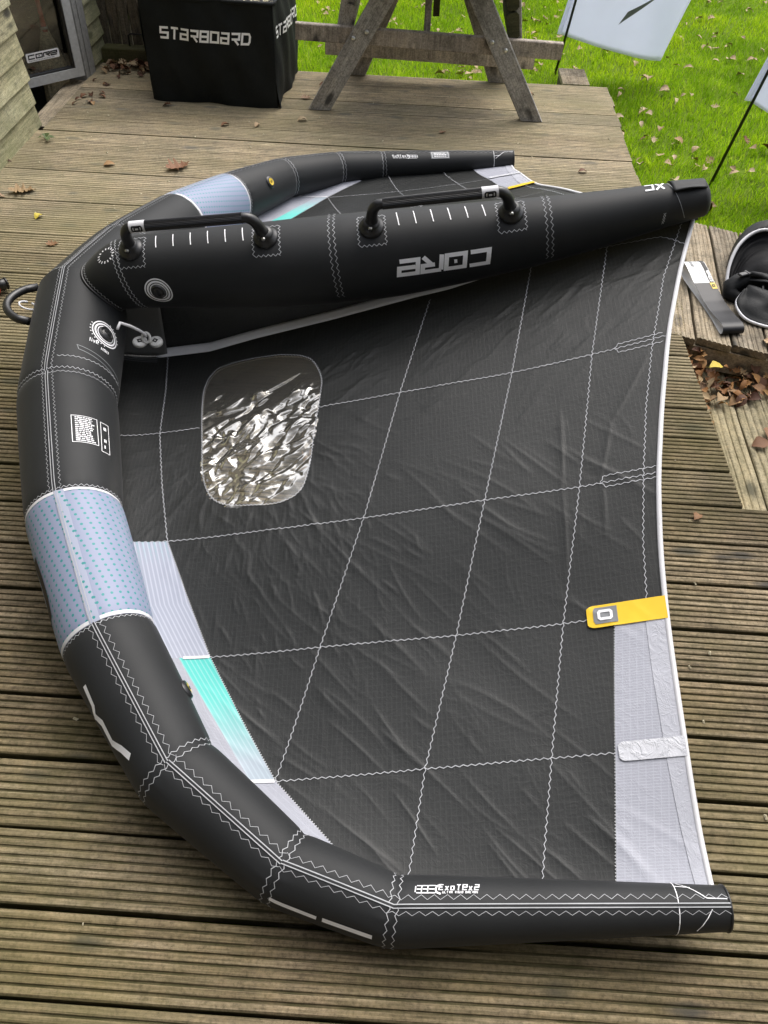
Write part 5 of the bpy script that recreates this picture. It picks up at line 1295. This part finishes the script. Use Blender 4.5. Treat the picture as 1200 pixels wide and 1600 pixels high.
# paper band: a flattened loop of printed card
band = tag(empty('paper_band', (1.146, 2.80, 0)), 'open loop of black and white printed card beside the backpack on the platform', 'packaging')
prof = []      # (distance along, height): top sheet from far curl to near curl, then back underneath
ctrl = [(.225,.030),(.232,.045),(.226,.060),(.205,.066),(.170,.058),(.120,.042),(.06,.030),(0,.020),(-.07,.020),(-.13,.028),(-.175,.036),(-.195,.034),(-.207,.022),(-.202,.008),(-.185,.0035),(-.10,.004),(0,.004),(.10,.005),(.17,.010),(.205,.018),(.225,.030)]
cp = np.array(ctrl); dd = np.concatenate([[0], np.cumsum(np.linalg.norm(np.diff(cp, axis=0), axis=1))])
bd = unit(np.array((-.075,.42,0))); bp_ = np.array((bd[1], -bd[0], 0)); 
BWD = .082
def bandpt(s_, w_, off=0.0):
    a = np.interp(s_, dd, cp[:,0]); z = np.interp(s_, dd, cp[:,1]); a2 = np.interp(s_+.002, dd, cp[:,0]); z2 = np.interp(s_+.002, dd, cp[:,1]); n_ = np.array((-(z2-z), a2-a)); n_ = -n_/max(1e-9, np.linalg.norm(n_))
    a += n_[0]*off; z += n_[1]*off
    wob = .012*math.sin((a+.2)*7)
    return bd*a+bp_*(w_+wob)+np.array((0,0,z))
b = MB(); b.grid(lambda u,v: bandpt(dd[-1]*u, BWD*(v-.5)), 80, 6); b.build('inner_face', MAT['paper white'], band, True)
i7 = dd[5]+.020
b = MB(); b.grid(lambda u,v: bandpt(.006+(i7-.006)*u, BWD*(v-.5), .0011), 20, 6); b.build('white_print', MAT['paper white'], band, True)
b = MB(); b.grid(lambda u,v: bandpt(i7+(dd[16]-i7)*u, BWD*(v-.5), .0011), 60, 6); b.build('black_print', MAT['band black'], band, True)
b = MB(); b.grid(lambda u,v: bandpt(.022+(i7-.022)*u, BWD*(.27+.20*v), .0020), 12, 3); strip = b.build('black_strip', MAT['print black'], band, True)
b = MB(); b.grid(lambda u,v: bandpt(i7+.002+.034*u, BWD*(.24+.25*v), .0022), 8, 3); b.build('yellow_square', MAT['grommet yellow'], band, True)
res, wd = lettering('COre', .011, .011, .005, .0019, .1, .004)
place(res, lambda x,y,e: bandpt(i7-.006-x*.9, BWD*.32+y*.9, .0030+e)).build('strip_lettering', MAT['paper white'], strip)
res = stroke_mesh([[(0,0),(.010,0),(.010,.009),(0,.009),(0,0)]], .0016, .01); place(res, lambda x,y,e: bandpt(i7+.014+x, BWD*.30+y, .0034+e)).build('emblem', MAT['print black'], band)
mb = MB()
for k in range(26):
    w_ = random.choice((.0006,.0010,.0016)); s_ = .032+.0016*k*1.15
    mb.add([bandpt(s_, BWD*q, .0018) for q in (-.28,-.12)]+[bandpt(s_+w_, BWD*q, .0018) for q in (-.12,-.28)], [(0,1,2,3)])
for r_ in range(5):
    x = .030
    while x < i7-.012:
        l = random.uniform(.003,.010); q = -.04+.05*r_; mb.add([bandpt(x, BWD*q, .0018), bandpt(x+l, BWD*q, .0018), bandpt(x+l, BWD*(q+.018), .0018), bandpt(x, BWD*(q+.018), .0018)], [(0,1,2,3)]); x += l+.002
mb.build('printed_lines', MAT['print grey'], band)
# pump hose at the left edge
hose = tag(empty('pump_hose', (-1.505, 2.595, 0)), 'end of a black corrugated pump hose with a red ring at the left edge', 'hose')
hd = unit(np.array((.60,.62,0))); P = []; rr_ = []
for k in range(150):
    a = -.60+.59*k/149; P.append(hd*a+np.array((.08*math.sin(a*3)*0,0,.030+.02*max(0,-a-.2)))); rr_.append(.0225+(.0032 if (k//2) % 2 else 0))
b = MB(); b.tube(P, rr_, 16); b.build('corrugated_tube', MAT['hose rubber'], hose, True)
def ring(a0, a1, r, nm, mat):
    b = MB(); b.tube([hd*(a0)+np.array((0,0,.03)), hd*(a0+.002)+np.array((0,0,.03)), hd*(a1-.002)+np.array((0,0,.03)), hd*a1+np.array((0,0,.03))], [r*.9,r,r,r*.9], 20); return b.build(nm, MAT[mat], hose, True)
ring(-.004,.010,.026,'red_ring','red plastic'); ring(.010,.040,.021,'nozzle','hose rubber'); ring(.040,.047,.023,'nozzle_lip','hose rubber'); ring(-.04,-.004,.025,'collar','hose rubber')
# ================================================================ LEAVES
def leaf_mesh(kind, seed):
    rnd = random.Random(seed); V = []; Fc = []; n_ = 9 if kind != 'lobed' else 22
    curl = rnd.uniform(.15,.55)*rnd.choice((-1,1,1)); fold = rnd.uniform(.15,.55); tw = rnd.uniform(-.5,.5)
    for i in range(n_+1):
        u = i/n_; w_ = {'oval': .36*math.sin(math.pi*min(1,u**.85))**.9, 'long': .22*math.sin(math.pi*u**.8), 'lobed': .30*math.sin(math.pi*u**.9)*(1+.45*math.sin(u*26))+.02}[kind]
        w_ = max(w_, .012)*(1+.12*rnd.uniform(-1,1))
        x = u-.5; zc = curl*(x*x-.08)*1.1; tq = tw*x
        for sx in (-1, 0, 1):
            y = sx*w_; z = zc+fold*abs(y)*(1+.4*rnd.uniform(-1,1)); V.append((x, y*math.cos(tq)-z*math.sin(tq)*.5, z*math.cos(tq)+y*math.sin(tq)))
    for i in range(n_):
        for k in (0,1): Fc.append((i*3+k, (i+1)*3+k, (i+1)*3+k+1, i*3+k+1))
    # stalk
    m_ = len(V); V += [(-.5,-.012,V[1][2]),(-.5,.012,V[1][2]),(-.78,.03,V[1][2]+.05),(-.78,.018,V[1][2]+.05)]; Fc.append((m_,m_+1,m_+2,m_+3))
    zmin = min(v[2] for v in V); return [(a, b_, c_-zmin) for a, b_, c_ in V], Fc
LEAF = {}
for kind in ('oval','long','lobed'):
    for s_ in range(4):
        V, Fc = leaf_mesh(kind, 100+s_*7+len(kind)); me = bpy.data.meshes.new('leaf'); me.from_pydata(V, [], Fc); me.polygons.foreach_set('use_smooth', [True]*len(me.polygons)); LEAF[(kind, s_)] = me
LM = {}
def leaf(p, size, kind, mat, label, group=None, tilt=.25, rz=None, var=None, name='fallen_leaf'):
    var = random.randrange(4) if var is None else var; key = (kind, var, mat)
    if key not in LM:
        me = LEAF[(kind, var)].copy(); me.materials.append(MAT[mat]); LM[key] = me
    o = bpy.data.objects.new(name, LM[key]); COL.objects.link(o); o.location = p; o.scale = (size,)*3
    o.rotation_euler = (random.uniform(-tilt,tilt), random.uniform(-tilt,tilt), random.uniform(0,6.28) if rz is None else rz); return tag(o, label, 'leaf', group)
for (x, y, sz, kd, mt, lb, rz) in [
    (-1.71,3.42,.115,'lobed','lawn leaf','pale brown curled leaf, largest on the deck below the shed wall',.35),
    (-1.80,3.36,.070,'long','dry leaf','dark brown curled leaf touching the largest pale leaf at left',.2),
    (-1.56,3.20,.045,'oval','yellow leaf','small ochre leaf alone on the deck left of the wing',1.2),
    (-1.43,2.98,.050,'lobed','dry leaf','small reddish brown leaf on the deck nearest the nose of the wing',.6),
    (-1.10,3.75,.120,'lobed','dark leaf','large reddish brown crumpled leaf on the deck above the pale blue patch',.7),
    (-1.42,3.74,.055,'oval','dry leaf','small curled tan leaf left of the large reddish brown leaf',.3),
    (-1.90,3.72,.060,'long','dark leaf','dark brown leaf against the foot of the shed corner',.1),
    (.655,1.265,.052,'lobed','red leaf','dark red lobed leaf beside the white trailing edge by the yellow tab',1.35),
    (.13,4.34,.045,'lobed','dry leaf','small rusty leaf on the deck between the table legs',.5),
    (-.62,4.72,.060,'lobed','dry leaf','brown leaf beside the right side of the black box',.4),
    (-.60,4.40,.055,'oval','lawn leaf','pale curled leaf in front of the left table leg',.2),
    (-.55,4.92,.045,'oval','dry leaf','small brown leaf behind the left table leg',.2),
    (-1.33,4.50,.05,'lobed','dark leaf','dark curled leaf under the left front corner of the black box',.2),
    (-.82,4.30,.055,'long','lawn leaf','pale twisted leaf in front of the black box',1.3),
    (-.98,4.28,.045,'oval','dry leaf','small tan leaf in front of the black box',.5),
    (.855,1.655,.035,'oval','dry leaf','tiny orange leaf on the boards right of the wing, near the lower step',.9),
    (.80,3.95,.045,'oval','dark leaf','dark leaf on the bare boards beyond the tail of the strut',.1),
    (.62,4.95,.05,'oval','dry leaf','small brown leaf on the last board behind the right table leg',.2),
    (-2.07,4.30,.09,'oval','lawn leaf','pinkish dry leaf lying inside the threshold below the glazed door',.4),
    (1.305,2.56,.060,'oval','dry leaf','brown leaf at the near edge of the platform below the backpack',2.0),
    (-.245,1.775,.10,'lobed','dry leaf','brown leaf lying on the deck under the clear window',.7),
    (1.215,2.15,.065,'oval','dry leaf','single tan leaf lying apart from the leaf pile on the lower step',.2),
    (1.26,2.21,.060,'oval','dry leaf','brown leaf at the right end of the leaf pile on the lower step',1.1),
    (1.115,2.47,.060,'oval','yellow leaf','yellow leaf on top of the leaf pile on the lower step',.3)]:
    z = .002 if not (1.0 < x and 1.7 < y < 2.54) else (-.128 if 'pile' in lb and 'top' not in lb else -.050)
    if 'inside' in lb: z = -.112
    leaf((x, y, z), sz, kd, mt, lb, None, .15, rz)
for k in range(122):                   # the pile lies against the platform's front and trails along the deck's edge
    if k < 98:
        x = 1.02+.33*random.random()**1.15; dp = float(np.interp(x, [1.0,1.06,1.14,1.25,1.35], [.30,.27,.21,.14,.05])); f_ = random.random(); y = 2.588-.28*(x-1.0)-dp*f_**1.3; hgt = .014+.092*(1-f_)**1.2*(1-(x-1.02)/.6)
    else:
        x = 1.018+abs(random.gauss(0,.03)); y = random.uniform(2.12,2.40); hgt = .015
    leaf((x, y, -.131+random.random()**.6*hgt), random.uniform(.036,.060), random.choice(('oval','oval','long','lobed')), random.choice(('pile leaf','pile leaf','dry leaf','lawn leaf','dark leaf')), 'dry brown leaf in the pile on the lower step', 'leaves piled on the lower step', .75)
for k in range(84):
    x = -1.83+abs(random.gauss(0,.25)); y = 5.09-abs(random.gauss(0,.065))
    if x > -1.38 or y < 4.85: continue
    leaf((x, y, .002+random.uniform(0,.028)), random.uniform(.035,.060), random.choice(('oval','long','lobed')), random.choice(('dry leaf','dark leaf','dark leaf','lawn leaf')), 'dry brown leaf in the heap at the foot of the fence', 'leaves heaped by the fence', .7)
for k in range(14):
    y = random.uniform(4.45,4.95); x = -1.80+random.uniform(-.04,.16)*(.5+(y-4.4)); 
    leaf((x, y, .002), random.uniform(.03,.05), random.choice(('oval','long')), random.choice(('dry leaf','dark leaf')), 'dry leaf scattered beside the door threshold', 'leaves scattered by the door', .4)
leaf((1.50, 4.22, LAWN_Z+.02), .16, 'oval', 'dark leaf', 'large dark brown leaf on the lawn beside the tail of the wing', None, .3, .4)
lawn_xy = []
tries = 0
while len(lawn_xy) < 240 and tries < 5000:
    tries += 1; x = random.uniform(-.9, 3.6); y = random.uniform(3.7, 8.8)
    if x < 1.22 and y < 5.4: continue
    if x < .9 and y < 5.6: continue
    if x < 1.85 and y < 3.55+(x-1.1)*0: continue
    if x-.2 > y*.37: continue
    lawn_xy.append((x, y))
lawn_xy.sort(key=lambda p: p[1]); n_own = 0; far = MB()
for (x, y) in lawn_xy:
    m_ = random.choice((1,1,1,2,3))
    for j in range(m_):
        p = (x+random.gauss(0,.055)*(j > 0), y+random.gauss(0,.04)*(j > 0), LAWN_Z+random.uniform(.018,.036)); sz = random.uniform(.035,.072); kd = random.choice(('oval','long','lobed'))
        if n_own < 68:
            leaf(p, sz, kd, random.choice(('lawn leaf','lawn leaf','lawn leaf','dry leaf')), 'dry tan leaf lying in the grass of the lawn', 'leaves scattered over the lawn', .55); n_own += 1
        else:
            me = LEAF[(kd, random.randrange(4))]; M = Matrix.Rotation(random.uniform(0,6.28), 3, 'Z') @ Matrix.Rotation(random.uniform(-.5,.5), 3, 'X') @ Matrix.Rotation(random.uniform(-.5,.5), 3, 'Y')
            far.add([M @ (v.co*sz)+Vector(p) for v in me.vertices], [tuple(f.vertices) for f in me.polygons])
tag(far.build('leaf_litter', MAT['lawn leaf'], None, True), 'dry leaves strewn over the far part of the lawn', 'leaves', None, 'stuff')
# weed at the shed corner
weed = tag(empty('weed', (-1.80, 3.99, 0)), 'small green weed growing between the boards at the shed corner', 'plant')
for k in range(9):
    q = random.uniform(0,6.28); b = MB(); L = random.uniform(.03,.06)
    b.add([(0,0,.004),(L*.5*math.cos(q+.35),L*.5*math.sin(q+.35),.022),(L*math.cos(q),L*math.sin(q),.014),(L*.5*math.cos(q-.35),L*.5*math.sin(q-.35),.022)], [(0,1,2,3)]); b.build('leaf', MAT['weed green'], weed)
# crumbs of bark and seed on the boards: one mass
b = MB()
for k in range(210):
    x = random.uniform(-1.8,1.0); y = random.uniform(2.9,5.1) if k < 150 else random.uniform(.1,2.9)
    if k >= 190: x = random.uniform(.72,1.0)
    s_ = random.uniform(.002,.0065); M = Matrix.Rotation(random.uniform(0,6.28), 3, 'Z')
    V = [M @ Vector(p)+Vector((x, y, .0015)) for p in ((-s_,-s_*.6,0),(s_*1.2,-s_*.4,0),(s_,s_*.6,0),(-s_*.8,s_*.5,0),(0,0,s_*.9))]
    b.add(V, [(0,1,4),(1,2,4),(2,3,4),(3,0,4)])
tag(b.build('deck_crumbs', MAT['bark bits']), 'pale crumbs of seed and bark scattered over the deck boards', 'debris', None, 'stuff')
# ================================================================ GRASS
def grass(n_, xr, yr, hmin, hmax, wd, seed):
    R_ = np.random.RandomState(seed); x = R_.uniform(*xr, n_); y = R_.uniform(*yr, n_)
    ok = ~((x < 1.10) & (y < 5.25)) & ~((x < 1.75) & (y < 3.46-.42*(x-1.2))) & (np.abs(x-.15) < .9+y*.44)
    x, y = x[ok], y[ok]; n_ = len(x)
    cl = .5+.5*vnoise(x*5, y*5, 61); hgt = R_.uniform(hmin, hmax, n_)*(.65+.6*cl); a = R_.uniform(0, 6.283, n_); lean = R_.uniform(.15, .95, n_)*hgt; la = R_.uniform(0, 6.283, n_); w_ = wd*R_.uniform(.7,1.3,n_)
    z0 = np.full(n_, LAWN_Z-.006)
    V = np.empty((n_, 5, 3)); dx, dy = np.cos(a)*w_/2, np.sin(a)*w_/2; lx, ly = np.cos(la)*lean, np.sin(la)*lean
    V[:,0] = np.stack([x-dx, y-dy, z0], 1); V[:,1] = np.stack([x+dx, y+dy, z0], 1)
    V[:,2] = np.stack([x+dx*.8+lx*.35, y+dy*.8+ly*.35, z0+hgt*.62], 1); V[:,3] = np.stack([x-dx*.8+lx*.35, y-dy*.8+ly*.35, z0+hgt*.62], 1)
    V[:,4] = np.stack([x+lx, y+ly, z0+hgt], 1)
    me = bpy.data.meshes.new('grass'); me.vertices.add(n_*5); me.vertices.foreach_set('co', V.astype(np.float32).ravel())
    base = np.arange(n_)[:,None]*5; li = np.concatenate([base+np.array([[0,1,2,3]]), base+np.array([[3,2,4]])], 1).ravel()
    me.loops.add(len(li)); me.loops.foreach_set('vertex_index', li.astype(np.int32)); me.polygons.add(n_*2)
    me.polygons.foreach_set('loop_start', np.stack([np.arange(n_)*7, np.arange(n_)*7+4], 1).ravel().astype(np.int32))
    ul = me.uv_layers.new(name='UVMap'); tone = np.clip(R_.beta(2,2.2,n_)*.9+.25*(cl-.5), 0, 1); uv = np.repeat(np.stack([tone, tone], 1), 7, 0); ul.data.foreach_set('uv', uv.astype(np.float32).ravel())
    me.materials.append(MAT['grass blade']); me.update(calc_edges=True); me.validate()
    o = bpy.data.objects.new('grass', me); COL.objects.link(o); return tag(o, None, None, None, 'stuff')
grass(150000, (-1.6, 4.4), (3.3, 9.6), .030, .062, .0050, 5)
